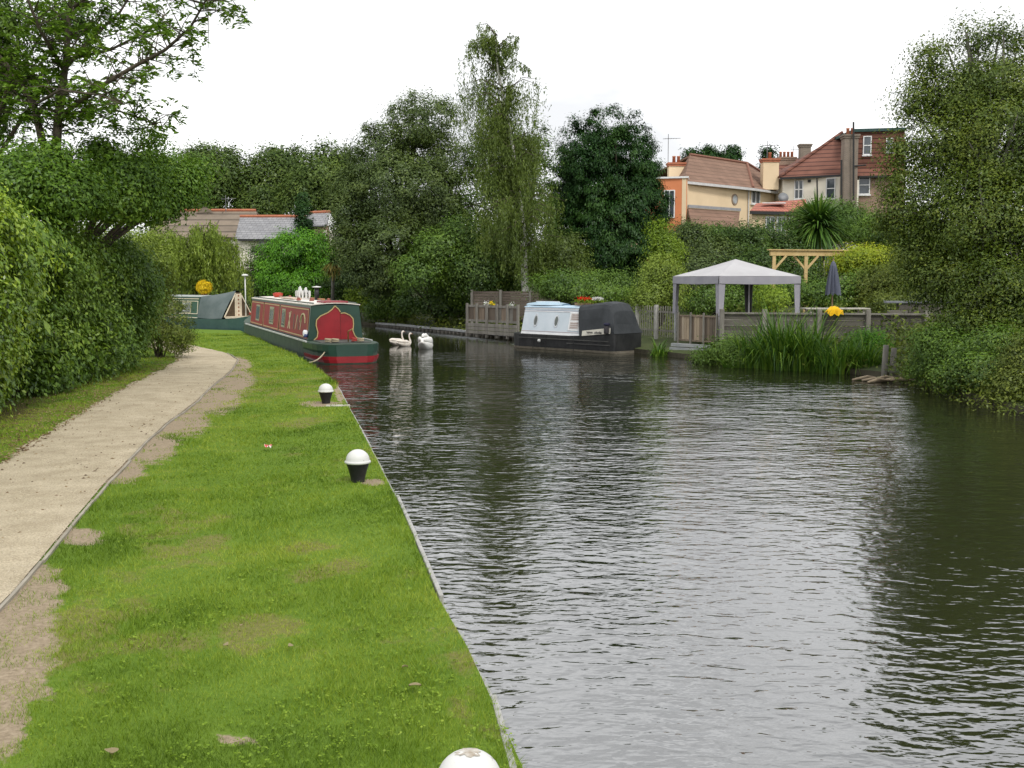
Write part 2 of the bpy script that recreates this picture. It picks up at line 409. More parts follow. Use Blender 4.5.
# the far bank
def far_sheet():
    dirs = []
    for i, p in enumerate(edgeF):
        a = edgeF[max(i - 1, 0)]; b = edgeF[min(i + 1, len(edgeF) - 1)]; t = (b - a) / np.linalg.norm(b - a)
        dirs.append((t[1], -t[0]))
    dirs = np.array(dirs)
    dirs = unit(dirs * .55 + unit(np.stack([np.interp(np.arange(len(edgeF)), [0, 3, 9, 12, 18], [1, 1, .6, .25, 0]), np.interp(np.arange(len(edgeF)), [0, 3, 9, 12, 18], [0, .1, .8, 1, 1])], 1)) * .45)
    n = 120; s = np.linspace(0, len(edgeF) - 1, n); k = np.arange(len(edgeF))
    ex, ey = np.interp(s, k, edgeF[:, 0]), np.interp(s, k, edgeF[:, 1]); dx, dy = np.interp(s, k, dirs[:, 0]), np.interp(s, k, dirs[:, 1])
    offs = np.array([0, .4, 1.5, 3, 5, 8, 12, 17, 22, 29, 36, 50, 90, 250, 700, 1500])
    X = ex[:, None] + dx[:, None] * offs; Y = ey[:, None] + dy[:, None] * offs
    d = dist_far(X.ravel(), Y.ravel()).reshape(X.shape)
    Z = np.interp(d, HD, HZ); Z[:, 0] = -.2
    return grid('far_bank_ground', X[::-1], Y[::-1], Z[::-1], EARTHFAR)
far_sheet()
# walls of the canal below both banks
def ribbon(name, line, ztop, zbot, m):
    mb = MB(); vs = []; fs = []
    for i, (x, y) in enumerate(line): vs += [(x, y, ztop[i]), (x, y, zbot)]
    for i in range(len(line) - 1): fs.append((2 * i, 2 * i + 1, 2 * i + 3, 2 * i + 2))
    mb.add(vs, fs); return tag(mb.build(name, m), kind='structure')
PILE = mat('steel_piling', (.10, .095, .085), (.2, .19, .17), scale=6, rough=.8, bump=.3)
yl = np.concatenate([[-60, -8], np.arange(0, 56, .5), [57, 62, 70, 84]])
ribbon('near_bank_wall', [(edge_x(y), y) for y in yl], [float(lawn_z(np.array([edge_x(y)]), np.array([float(y)]))[0]) for y in yl], -1.6, PILE)
ribbon('far_bank_wall', [tuple(p) for p in edgeF], [-.2] * len(edgeF), -1.6, mat('far_bank_wall_mud', (.05, .045, .03), (.1, .09, .06), scale=3, rough=.9, bump=.4))
mb = MB(); mb.add([(-700, -60, -1.5), (40, -60, -1.5), (40, 130, -1.5), (-700, 130, -1.5)], [(0, 1, 2, 3)])
tag(mb.build('canal_bed', mat('canal_bed_mud', (.03, .028, .018), (.05, .045, .03), rough=1)), kind='structure')

# water
def watermat():
    m, t, o = nodes('canal_water')
    geo = t.nodes.new('ShaderNodeNewGeometry')
    def noise(sx, sy, s, det, rough=.5, dist=0.0):
        mp_ = t.nodes.new('ShaderNodeMapping'); mp_.inputs['Scale'].default_value = (sx, sy, 1); mp_.inputs['Rotation'].default_value = (0, 0, R(7))
        n = t.nodes.new('ShaderNodeTexNoise'); n.inputs['Scale'].default_value = s; n.inputs['Detail'].default_value = det; n.inputs['Roughness'].default_value = rough; n.inputs['Distortion'].default_value = dist
        t.links.new(geo.outputs['Position'], mp_.inputs['Vector']); t.links.new(mp_.outputs[0], n.inputs['Vector']); return n.outputs['Fac']
    def math_(op, a, b=None, c=None):
        x = t.nodes.new('ShaderNodeMath'); x.operation = op
        for i, q in enumerate((a, b, c)):
            if q is None: continue
            if isinstance(q, (int, float)): x.inputs[i].default_value = q
            else: t.links.new(q, x.inputs[i])
        return x.outputs[0]
    big = noise(.5, 1.0, 2.3, 2, .45)
    mid = noise(.55, 1.0, 8.0, 2, .45, .3)
    fine = noise(.7, 1.0, 15.0, 2, .5)
    patch = noise(1, 1, .22, 2)
    sp = t.nodes.new('ShaderNodeSeparateXYZ'); t.links.new(geo.outputs['Position'], sp.inputs[0])
    ruf = t.nodes.new('ShaderNodeMapRange'); ruf.inputs['From Min'].default_value = 7; ruf.inputs['From Max'].default_value = 26; ruf.inputs['To Min'].default_value = .010; ruf.inputs['To Max'].default_value = .048
    t.links.new(sp.outputs[1], ruf.inputs['Value'])
    h = math_('ADD', math_('MULTIPLY', big, ruf.outputs[0]), math_('ADD', math_('MULTIPLY', mid, .0175), math_('MULTIPLY', fine, .0034)))
    sp = t.nodes.new('ShaderNodeSeparateXYZ'); t.links.new(geo.outputs['Position'], sp.inputs[0])
    calm = t.nodes.new('ShaderNodeMapRange'); calm.inputs['From Min'].default_value = 30; calm.inputs['From Max'].default_value = 40; calm.inputs['To Min'].default_value = 1; calm.inputs['To Max'].default_value = .11
    t.links.new(sp.outputs[1], calm.inputs['Value'])
    pr = t.nodes.new('ShaderNodeMapRange'); pr.inputs['From Min'].default_value = .35; pr.inputs['From Max'].default_value = .65; pr.inputs['To Min'].default_value = .55; pr.inputs['To Max'].default_value = 1.15
    t.links.new(patch, pr.inputs['Value'])
    h = math_('MULTIPLY', h, math_('MULTIPLY', calm.outputs[0], pr.outputs[0]))
    bp = t.nodes.new('ShaderNodeBump'); bp.inputs['Strength'].default_value = 1; bp.inputs['Distance'].default_value = 1.0
    t.links.new(h, bp.inputs['Height'])
    d = t.nodes.new('ShaderNodeBsdfDiffuse'); d.inputs['Color'].default_value = (.017, .018, .009, 1)
    g = t.nodes.new('ShaderNodeBsdfGlossy'); g.inputs['Roughness'].default_value = .008; g.inputs['Color'].default_value = (.97, .975, 1, 1)
    fr = t.nodes.new('ShaderNodeFresnel'); fr.inputs['IOR'].default_value = 3.3
    t.links.new(bp.outputs[0], g.inputs['Normal']); t.links.new(bp.outputs[0], fr.inputs['Normal'])
    mxs = t.nodes.new('ShaderNodeMixShader'); t.links.new(fr.outputs[0], mxs.inputs[0]); t.links.new(d.outputs[0], mxs.inputs[1]); t.links.new(g.outputs[0], mxs.inputs[2])
    t.links.new(mxs.outputs[0], o.inputs['Surface'])
    return m
mb = MB(); mb.add([(-690, -58, WATER), (38, -58, WATER), (38, 128, WATER), (-690, 128, WATER)], [(0, 1, 2, 3)])
tag(mb.build('canal_water', watermat()), kind='structure')

# towpath
def pathmat():
    m = mat('towpath_gravel', (.37, .312, .215), (.50, .43, .31), scale=2.2, rough=.95, bump=.7, bscale=70, spec=.15, detail=9)
    t = m.node_tree
    b = [n for n in t.nodes if n.type == 'BSDF_PRINCIPLED'][0]; src = b.inputs['Base Color'].links[0].from_socket
    tcn = [n for n in t.nodes if n.type == 'TEX_COORD'][0]
    n = t.nodes.new('ShaderNodeTexNoise'); n.inputs['Scale'].default_value = 55; n.inputs['Detail'].default_value = 3; t.links.new(tcn.outputs['Object'], n.inputs['Vector'])
    mr = t.nodes.new('ShaderNodeMapRange'); mr.inputs['From Min'].default_value = .3; mr.inputs['From Max'].default_value = .7; mr.inputs['To Min'].default_value = .72; mr.inputs['To Max'].default_value = 1.22; t.links.new(n.outputs['Fac'], mr.inputs['Value'])
    mm = t.nodes.new('ShaderNodeMix'); mm.data_type = 'RGBA'; mm.blend_type = 'MULTIPLY'; mm.inputs['Factor'].default_value = 1
    t.links.new(src, mm.inputs['A']); t.links.new(mr.outputs[0], mm.inputs['B']); t.links.new(mm.outputs['Result'], b.inputs['Base Color'])
    return m
yp = np.arange(.5, 52, .06); npc = 40
q3 = np.stack([yp, yp * 0, yp * 0], 1)
xl = path_l(yp) + .07 * wob(q3, .8) + .035 * wob(q3 + 9, 2.6) + rng.normal(0, .03, len(yp)); xr = path_r(yp) - .02
tt = np.linspace(0, 1, npc)[None, :]
PX = xl[:, None] * (1 - tt) + xr[:, None] * tt; PY = np.repeat(yp[:, None], npc, 1)
PZ = lawn_z(PX.ravel(), PY.ravel()).reshape(PX.shape) + .012 + .012 * np.sin(np.pi * tt)
grid('towpath', PX, PY, PZ, pathmat())
def scatter(name, label, cat, n, seed, mk, place):
    r = np.random.default_rng(seed); X, Y, z, sz = place(r, n); n = len(X)
    base = np.array([(1, 0, 0), (-1, 0, 0), (0, 1, 0), (0, -1, 0), (0, 0, .7), (0, 0, -.5)], float)
    tri = np.array([(0, 2, 4), (2, 1, 4), (1, 3, 4), (3, 0, 4)])
    a = r.uniform(0, 6.28, n); c, s_ = np.cos(a), np.sin(a)
    v = base[None] * sz[:, None, None] * r.uniform(.6, 1.3, (n, 6, 1)) * np.array([1, .8, .8])
    v = np.stack([v[..., 0] * c[:, None] - v[..., 1] * s_[:, None], v[..., 0] * s_[:, None] + v[..., 1] * c[:, None], v[..., 2]], 2) + np.stack([X, Y, z], 1)[:, None]
    q = (tri[None] + np.arange(n)[:, None, None] * 6).reshape(-1, 3)
    tag(npmesh(name, v.reshape(-1, 3), q, mk, rnd=np.repeat(r.random(n), 6), tris=True), label, cat, kind='stuff')
def on_path_(r, n):
    Y = 3.5 * (26 / 3.5) ** r.random(n); u = r.random(n) ** .8; u = np.where(r.random(n) < .3, np.where(r.random(n) < .5, u * .12, 1 - u * .1), u)
    X = path_l(Y) * (1 - u) + path_r(Y) * u
    return X, Y, lawn_z(X, Y) + .013 + .012 * np.sin(np.pi * u), r.uniform(.0025, .0065, n) * (1 + Y * .03)
scatter('gravel', 'loose pale gravel scattered over the towpath', 'gravel', 18000, 4, leafmat('fallen_stone_mix', (.30, .25, .18), (.42, .35, .25), (.55, .48, .37), trans=0.0, gloss=.02), on_path_)
def under_hedge(r, n):
    Y = 9 * (34 / 9) ** r.random(n); X = path_l(Y) - np.abs(r.normal(0, .55, n)) * 1.0 + .1
    X = np.where(r.random(n) < .12, path_l(Y) + r.random(n) * (path_r(Y) - path_l(Y)), X)
    return X, Y, lawn_z(X, Y) + .02, r.uniform(.012, .026, n)
scatter('leaf_litter', 'dead brown leaves scattered under the hedge', 'leaf litter', 3200, 6, leafmat('fallen_litter', (.07, .04, .02), (.16, .10, .05), (.30, .22, .12), trans=.1, gloss=.02), under_hedge)
# timber edging along the towpath, board by board
EDG = mat('weathered_edging_timber', (.24, .215, .17), (.36, .33, .27), scale=9, rough=.9, bump=.4, stretch=(1, .2, 1))
edging = thing('path_edging', 'thin weathered timber edging board line along the right side of the towpath', 'path edging')
y = 1.2; k = 0
while y < 35.5:
    y2 = min(y + 2.4, 35.6)
    mbp = MB()
    nn = 5
    for j in range(nn):
        ya, yb_ = y + (y2 - y - .02) * j / nn, y + (y2 - y - .02) * (j + 1) / nn
        za, zb_ = float(lawn_z(np.array([path_r(ya)]), np.array([ya]))[0]), float(lawn_z(np.array([path_r(yb_)]), np.array([yb_]))[0])
        w = .012 * math.sin(k * 2.1)
        mbp.beam((path_r(ya) + .02 + w, ya, za - .027), (path_r(yb_) + .02 + w, yb_, zb_ - .027), .026, .10)
    mbp.build('edging_board', EDG, edging)
    y = y2; k += 1
# capping strip on the near edge of the canal, length by length
CAP = mat('concrete_capping', (.27, .265, .25), (.42, .415, .40), scale=12, rough=.85, bump=.3)
cap = thing('canal_edge_capping', 'pale narrow capping strip along the grassy edge of the canal', 'edging')
y = .3; k = 0
while y < 31:
    y2 = y + 1.8
    w = .012 * math.sin(k * 1.7)
    sink = -.035 if (y < 5.2 or 6.6 < y < 10.2) else -.085
    mbp = MB(); a0 = Vector((edge_x(y) + .026, y, sink + w * .6 + float(zbank(y)))); b0 = Vector((edge_x(y2) + .026 + w * .3, y2 - .03, sink + w + float(zbank(y2))))
    mbp.beam(a0, b0, .034, .09); mbp.build('capping_length', CAP, cap, bevel=.006); y = y2; k += 1

# ------------------------------------------------------------------ grass blades (uncountable)
GRASS = leafmat('grass_blade', (.048, .088, .012), (.104, .162, .024), (.20, .235, .06), trans=.25, gloss=.03, nscale=.9)
def grass(N):
    r = np.random.default_rng(3)
    u = r.random(N); y0, y1 = 3.0, 50.0
    Y = y0 * (y1 / y0) ** u                       # denser near by
    lim = np.minimum(edge_x(Y) - (-.53 * Y - .8), 13)
    X = edge_x(Y) - .004 - r.random(N) ** 1.0 * lim
    z = lawn_z(X, Y)
    p = np.stack([X, Y, z], 1)
    bare = marks(BARE, X, Y, z) + .5 * wob(p, 3.3) * (marks(BARE, X, Y, z) > 0)
    on_path = (X < path_r(Y) + .04) & (X > path_l(Y) + .07 * wob(np.stack([Y, Y * 0, Y * 0], 1), .8) + .05 + .09 * r.normal(size=N))
    keep = (~on_path) & (bare < .55 + .5 * r.random(N)) & ~((X < path_l(Y) - .9 - .3 * r.random(N)) & (r.random(N) < .75) & (Y < 30))
    X, Y, z, p = X[keep], Y[keep], z[keep], p[keep]; n = len(X)
    tuft = np.clip(.5 + .9 * wob(p, 1.7) + .5 * wob(p + 5, 5), 0, 1.6)
    dry = dryness(X, Y, z)
    h = (.018 + .026 * tuft * r.uniform(.5, 1.3, n)) * (1 - .35 * dry)
    edge = (edge_x(Y) - X) < .09
    h = np.where(edge, h * np.where(Y > 22, 2.6, 1.35), h)
    w = np.maximum(.0028, Y * .00062) * r.uniform(.7, 1.3, n)
    a = r.uniform(0, 6.28, n); lean = r.normal(0, .55, (n, 2)) * h[:, None]
    lean[:, 0] += np.where(edge, .012 * r.random(n), 0)
    v = np.empty((n, 3, 3))
    c, s = np.cos(a) * w * .5, np.sin(a) * w * .5
    v[:, 0] = np.stack([X - c, Y - s, z - .004], 1); v[:, 1] = np.stack([X + c, Y + s, z - .004], 1)
    v[:, 2] = np.stack([X + lean[:, 0], Y + lean[:, 1], z + h], 1)
    rn = np.clip(r.normal(.5, .17, n) - .22 * (tuft - .5) + .5 * dry + .26 * wob(p + 20, .7) + .16 * wob(p + 31, 2.3), 0, 1)
    o = npmesh('grass', v.reshape(-1, 3), np.arange(n * 3).reshape(n, 3), GRASS, rnd=np.repeat(rn, 3), tris=True)
    tag(o, 'short mown green grass of the canal bank', 'grass', kind='stuff')
grass(430000)
def weeds(n):
    r = np.random.default_rng(15); Y = 3.6 * (20 / 3.6) ** r.random(n); X = edge_x(Y) - r.random(n) * (edge_x(Y) - path_r(Y) - .5)
    p = np.stack([X, Y, X * 0], 1); k = (wob(p + 40, 1.6) + .45 * r.normal(size=n) > .3) & (marks(BARE, X, Y, lawn_z(X, Y)) < .3); X, Y = X[k], Y[k]; n = len(X)
    m = 5; a = r.uniform(0, 6.28, n)[:, None] + np.arange(m) * 6.28 / m; rad = .010 * r.uniform(.6, 1.5, (n, m))
    pts = np.stack([X[:, None] + np.cos(a) * rad, Y[:, None] + np.sin(a) * rad, (lawn_z(X, Y) + .022)[:, None] + r.uniform(-.006, .010, (n, m))], 2).reshape(-1, 3)
    nr = r.normal(size=(n * m, 3)) * .35 + np.array([0, 0, 1]); ax = np.stack([np.cos(a), np.sin(a), 0 * a], 2).reshape(-1, 3)
    o = leaf_cloud('lawn_weeds', pts, nr, .013 * np.repeat(1 + Y * .03, m), leafmat('leaf_clover', (.055, .095, .016), (.10, .155, .028), (.17, .215, .06), trans=.2, gloss=.03), None, .75, axis=ax, r=r, jitter=.15)
    tag(o, 'patches of clover and small weeds in the mown grass', 'weeds', kind='stuff')
weeds(9000)

# ------------------------------------------------------------------ trees and shrubs
BARK = mat('bark_brown', (.055, .045, .032), (.11, .09, .065), scale=7, rough=.95, bump=.6, stretch=(1, 1, .25))
BARKG = mat('bark_grey', (.10, .095, .08), (.2, .19, .165), scale=7, rough=.95, bump=.5, stretch=(1, 1, .3))
LF = dict(
    hedge=leafmat('leaf_hedge_glossy', (.034, .064, .010), (.088, .15, .02), (.185, .245, .034), gloss=.10, grough=.35),
    hedge_dark=leafmat('leaf_hedge_dark', (.026, .054, .011), (.06, .11, .018), (.12, .175, .032), gloss=.07),
    ash=leafmat('leaf_ash', (.034, .075, .014), (.078, .145, .024), (.14, .21, .04), trans=.42, gloss=.05),
    scrub=leafmat('leaf_scrub_olive', (.035, .052, .016), (.07, .09, .028), (.13, .15, .05), gloss=.04),
    willow=leafmat('leaf_willow', (.065, .095, .028), (.125, .17, .05), (.2, .245, .085), trans=.4, gloss=.04),
    bright=leafmat('leaf_bright_green', (.025, .075, .008), (.06, .16, .014), (.115, .24, .03), gloss=.04),
    greyg=leafmat('leaf_grey_green', (.022, .038, .018), (.05, .074, .035), (.095, .125, .06), gloss=.05),
    birch=leafmat('leaf_birch', (.036, .055, .020), (.07, .098, .036), (.125, .16, .065), trans=.4, gloss=.04),
    cypress=leafmat('leaf_cypress', (.005, .018, .008), (.012, .034, .014), (.03, .064, .025), trans=.12, gloss=.03),
    dark=leafmat('leaf_dark_green', (.015, .034, .010), (.035, .066, .017), (.075, .115, .03), gloss=.05),
    mid=leafmat('leaf_mid_green', (.025, .055, .013), (.055, .10, .023), (.105, .165, .04), gloss=.05),
    lime=leafmat('leaf_lime', (.06, .10, .015), (.125, .185, .028), (.22, .28, .055), trans=.4, gloss=.04),
    yellow=leafmat('leaf_golden', (.08, .12, .012), (.17, .21, .02), (.32, .32, .035), trans=.35, gloss=.04),
    right=leafmat('leaf_sallow', (.03, .052, .012), (.06, .09, .018), (.125, .15, .036), trans=.4, gloss=.05, nscale=.55),
    far=leafmat('leaf_far_trees', (.025, .045, .018), (.05, .08, .03), (.095, .13, .05), gloss=.04),
    reed=leafmat('leaf_reed', (.02, .055, .010), (.055, .12, .020), (.15, .23, .055), trans=.35, gloss=.06),
    cord=leafmat('leaf_cordyline', (.02, .05, .014), (.05, .105, .026), (.12, .18, .055), trans=.25, gloss=.08),
    dead=leafmat('leaf_dead_straw', (.16, .12, .07), (.27, .21, .13), (.38, .31, .2), trans=.2, gloss=.02),
)
def bl(px, py, Y, rx, ry, rd=None):
    p = P(px, py, Y); k = pm(Y)
    return (p.x, p.y, p.z, rx * k, (rd if rd is not None else rx) * k, ry * k)
def plant(name, label, cat, base, blobs, n, leaf, m, seed, trunk=None, clump=None, per=55, shell=.5, group=None, bark=None, aspect=.5, flat=.7, lump=.24, lf=.9, zmin=None, ntw=14, axis=None, crown='crown', stem='trunk'):
    r = np.random.default_rng(seed)
    base = Vector(base); t = thing(name, label, cat, base, group=group)
    B = [(b[0] - base.x, b[1] - base.y, b[2] - base.z) + tuple(b[3:]) for b in blobs]
    mr = np.mean([b[3] for b in B]); n = int(n * 2.2); leaf *= .66; per = int(per * 1.9)
    p, nr, cb, cl = crown_pts(B, n, clump or mr * .2, r, shell, per, flat, lump, lf)
    if zmin is not None:
        k = p[:, 2] > zmin; p, nr, cb = p[k], nr[k], cb[k]
    axv = None if axis is None else np.tile(np.array(axis, float), (len(p), 1))
    leaf_cloud(crown, p, nr, leaf, m, t, aspect + .08, rbias=cb, r=r, axis=axv, tri=True)
    mb = MB()
    if trunk:
        top = max(B, key=lambda b: b[2]); tg = [(b[0], b[1], b[2]) for b in B] + [tuple(c) for c in cl[r.choice(len(cl), min(ntw, len(cl)), replace=False)]]
        tp = Vector((np.mean([b[0] for b in B]) * .5 + top[0] * .5, np.mean([b[1] for b in B]) * .5 + top[1] * .5, top[2] - top[5] * .4))
        limbs(mb, (0, 0, -.15), tp, trunk, tg, r)
    else:
        for c in cl[r.choice(len(cl), min(ntw, len(cl)), replace=False)]:
            c = Vector(c); q = c.lerp(Vector((0, 0, 0)), .5) + Vector((0, 0, .1 * mr))
            s0 = Vector((r.normal() * .1 * mr, r.normal() * .1 * mr, -.1))
            mb.tube([s0, q, c], [.03 * mr + .01, .02 * mr + .008, .006], 5)
    so_ = mb.build(stem if trunk else 'stems', bark or BARK, t, smooth=True)
    if not trunk: tag(so_, kind='stuff')
    return t
def gb(px, Y):
    """ground point of the far bank straight below a photo column at distance Y"""
    x = (px - 512) / F * Y; return (x, Y, zfar(x, Y))

# --- near hedges along the towpath
def hedge(name, label, line, n, leaf, m, seed, depth=2.0, lumpy=.35, rb=0.0):
    """line: (x, y, height) along the foot of the path side"""
    r = np.random.default_rng(seed); A = np.array(line, float); base = A[0].copy()
    t = thing(name, label, 'hedge', (base[0], base[1], float(zbank(base[1]))))
    seg = np.r_[0, np.cumsum(np.linalg.norm(np.diff(A[:, :2], axis=0), axis=1))]
    per = 50; nc = n // per
    s = r.random(nc) * seg[-1]
    x = np.interp(s, seg, A[:, 0]); y = np.interp(s, seg, A[:, 1]); hh = np.interp(s, seg, A[:, 2])
    tx = np.interp(s, seg, np.gradient(A[:, 0], seg)); ty = np.interp(s, seg, np.gradient(A[:, 1], seg))
    tn = unit(np.stack([tx, ty], 1)); nx, ny = tn[:, 1], -tn[:, 0]      # towards the path (right of the run)
    top = r.random(nc) < .27
    z = np.where(top, hh * (1 - .10 * r.random(nc) ** 2), hh * r.random(nc) ** .85)
    inn = np.where(top, depth * r.random(nc), np.abs(r.normal(0, .22, nc)))
    inner = r.random(nc) < .3
    inn = np.where(inner & ~top, r.uniform(.3, 1.1, nc), inn)
    z = np.where(inner & ~top, hh * r.random(nc) * .95, z)
    round_ = np.clip((z / hh - .72) / .28, 0, 1) ** 2 * .55 + np.clip((.18 - z / hh) / .18, 0, 1) * .25
    base3 = np.stack([x, y, z], 1)
    bul = lumpy * 1.25 * wob(base3, .75) + .24 * wob(base3 + 3, 2.1)
    off = -inn - round_ + bul
    c = np.stack([x + nx * off, y + ny * off, z + .16 * wob(base3 + 7, .9) * (z / hh)], 1)
    ci = r.integers(0, nc, n)
    o = r.normal(size=(n, 3)) * (.13 * r.uniform(.6, 1.5, nc))[ci][:, None]
    p = c[ci] + o; p[:, 2] = np.abs(p[:, 2]) + .01
    nr = np.stack([nx[ci] * .6, ny[ci] * .6, np.where(top[ci], .9, .45)], 1) + r.normal(size=(n, 3)) * .3 + unit(o) * .4
    cb = r.normal(rb, .13, nc)[ci]
    p[:, 0] -= base[0]; p[:, 1] -= base[1]
    ax = np.tile(np.array([0, 0, -.6]), (n, 1))
    leaf_cloud('foliage', p, nr, leaf * np.where(inner[ci] & ~top[ci], 2.4, 1.0), m, t, .5, axis=ax, rbias=cb, r=r, jitter=.6)
    mb = MB()
    for k in range(int(seg[-1] / .8) + 2):
        q = r.random() * seg[-1]; i = np.array([np.interp(q, seg, A[:, j]) for j in range(3)])
        g = Vector((i[0] - base[0] - .7, i[1] - base[1], -.05)); hgt = i[2]
        mb.tube([g, g + Vector((r.normal() * .1, r.normal() * .1, hgt * .5)), g + Vector((r.normal() * .3, r.normal() * .3, hgt * .9))], [.04, .03, .01], 5)
    tag(mb.build('stems', BARK, t, smooth=True), kind='stuff')
    return t
h1 = [(-6.6, 9.0, 3.55), (-7.15, 12.5, 3.6), (-7.6, 15.2, 3.55), (-8.15, 18.0, 3.5), (-8.35, 19.6, 3.35)]
hedge('laurel_hedge', 'tall bright glossy green hedge nearest the camera beside the towpath', h1, 78000, .097, LF['hedge'], 11, lumpy=.4, rb=.17)
h2 = [(-8.5, 19.4, 3.3), (-8.75, 22, 3.25), (-8.95, 25, 3.2), (-9.25, 28, 3.05), (-9.5, 29.8, 2.8)]
hedge('laurel_hedge', 'darker middle stretch of hedge between the bright hedge and the round bush', h2, 60000, .095, LF['hedge_dark'], 12, lumpy=.35)
plant('round_bush', 'low rounded grey green bush at the far end of the hedge where the path bends', 'bush', (-10.6, 33.0, -.1),
      [bl(165, 322, 33, 24, 26), bl(150, 300, 33.6, 18, 22), bl(178, 338, 32.6, 14, 14), bl(160, 283, 34.5, 16, 22), bl(140, 330, 33.4, 16, 22)], 17000, .075, LF['scrub'], 13, clump=.14, zmin=.0, shell=.4)

plant('scrub_bush', 'loose pale green scrub rising behind the hedge below the sycamore', 'bush', (-12.2, 33.5, -.1),
      [bl(120, 248, 33, 34, 24), bl(155, 262, 34, 22, 26), bl(80, 240, 31, 36, 20), bl(30, 235, 30, 40, 22), bl(150, 240, 35, 24, 16), bl(120, 280, 34, 40, 30)], 20000, .10, LF['willow'], 14, clump=.2, shell=.4)
# --- trees over the hedge at the left
def left_tree():
    r = np.random.default_rng(21); base = Vector((-10.6, 23.5, -.05))
    t = thing('ash_tree', 'tall open leafy ash tree with forked dark trunk rising behind the hedge at the left', 'tree', base)
    Y = 23.5; mb = MB(); tips = []
    def br(pts, r0, r1, twigs=6):
        twigs = int(twigs * 1.9)
        V = [P(a, b, Y + c) - base for a, b, c in pts]
        n = len(V); mb.tube(V, [r0 + (r1 - r0) * i / (n - 1) for i in range(n)], 7)
        for i in range(n - 1):
            for k in range(twigs):
                u = r.random(); a = V[i].lerp(V[i + 1], u)
                if (i + u) / (n - 1) < .15 and r0 > .06: continue
                d = Vector((r.normal(), r.normal(), r.normal() * .6 + .15)).normalized() * r.uniform(.35, 1.15)
                q = a + d; mb.tube([a, a + d * .5 + Vector((0, 0, .06)), q], [.014, .009, .004], 4); tips.append((q, a + d * .5))
    mb.tube([(0, 0, -.2), P(54, 230, Y) - base, P(55, 160, Y) - base], [.2, .15, .12], 8)
    br([(55, 165, 0), (58, 120, 0), (66, 60, .2), (70, 5, .5), (74, -60, .8)], .11, .03, 8)
    br([(55, 165, 0), (42, 140, .2), (34, 105, .3), (12, 72, .4), (-15, 40, .5), (-50, 0, .6)], .10, .03, 8)
    br([(58, 118, 0), (98, 88, -.3), (135, 66, -.6), (165, 50, -.9), (190, 28, -1.2), (206, 0, -1.4), (214, -30, -1.5)], .055, .012, 7)
    br([(60, 115, 0), (80, 112, .4), (110, 108, .8), (140, 118, 1.0), (165, 130, 1.3)], .04, .010, 7)
    br([(64, 70, 0), (90, 40, .8), (120, 12, 1.2), (140, -20, 1.6)], .05, .015, 8)
    br([(64, 70, .1), (40, 30, -.6), (20, -20, -1.1)], .05, .018, 8)
    br([(12, 72, .4), (0, 110, .8), (-15, 130, 1.2)], .04, .012, 6)
    br([(66, 60, .2), (110, 50, 1.5), (150, 30, 2.2), (170, 10, 2.5)], .04, .012, 6)
    br([(70, 10, .4), (110, -20, 0), (150, -40, -.4)], .04, .015, 8)
    br([(34, 105, .3), (60, 90, -1.2), (100, 95, -2), (125, 105, -2.4)], .035, .01, 4)
    mb.build('trunk', BARK, t, smooth=True)
    # compound leaves: leaflets in pairs along a drooping stalk
    P_, N_, A_ = [], [], []
    for q, mid in tips:
        for k in range(r.integers(3, 6)):
            s0 = np.array(mid.lerp(q, r.uniform(.3, 1.05))); d = unit(r.normal(size=3) * np.array([1, 1, .5])); ln = r.uniform(.16, .3)
            side = unit(np.cross(d, [0, 0, 1]) + r.normal(size=3) * .15)
            for j in range(5):
                u = (j + .7) / 5; c = s0 + d * ln * u + np.array([0, 0, -.11 * u * u])
                for sg in (-1, 1):
                    P_.append(c + side * sg * .045 + r.normal(size=3) * .008); N_.append(np.array([0, 0, 1]) + r.normal(size=3) * .4); A_.append(side * sg + d * .5 + np.array([0, 0, -.35]))
    leaf_cloud('crown', np.array(P_), np.array(N_), .135, LF['ash'], t, .36, axis=np.array(A_), r=r, jitter=.2)
left_tree()
plant('sycamore_tree', 'broad mid green tree crown filling the gap above the hedge at the left edge', 'tree', (-11.4, 24.5, -.05),
      [bl(10, 185, 22.5, 44, 24), bl(62, 190, 23, 36, 26), bl(115, 196, 25, 34, 22), bl(150, 198, 27, 26, 20), bl(45, 165, 23, 32, 14), bl(172, 180, 27, 16, 16), bl(120, 175, 25, 30, 16), bl(158, 165, 27, 18, 12), bl(198, 172, 28, 10, 8), bl(100, 152, 25, 14, 10), bl(150, 140, 26, 7, 9), bl(188, 195, 28, 9, 8)],
      50000, .13, LF['ash'], 22, trunk=.16, clump=.26, shell=.35)
plant('sycamore_tree', 'shaded tree crown hanging in from the upper left corner', 'tree', (-14.2, 24.5, -.05),
      [bl(-10, 20, 25, 38, 40), bl(10, 75, 25.5, 26, 22), bl(-30, 110, 26, 40, 40), bl(70, 20, 26, 22, 18)], 15000, .13, LF['mid'], 23, trunk=.16, clump=.3, shell=.25)

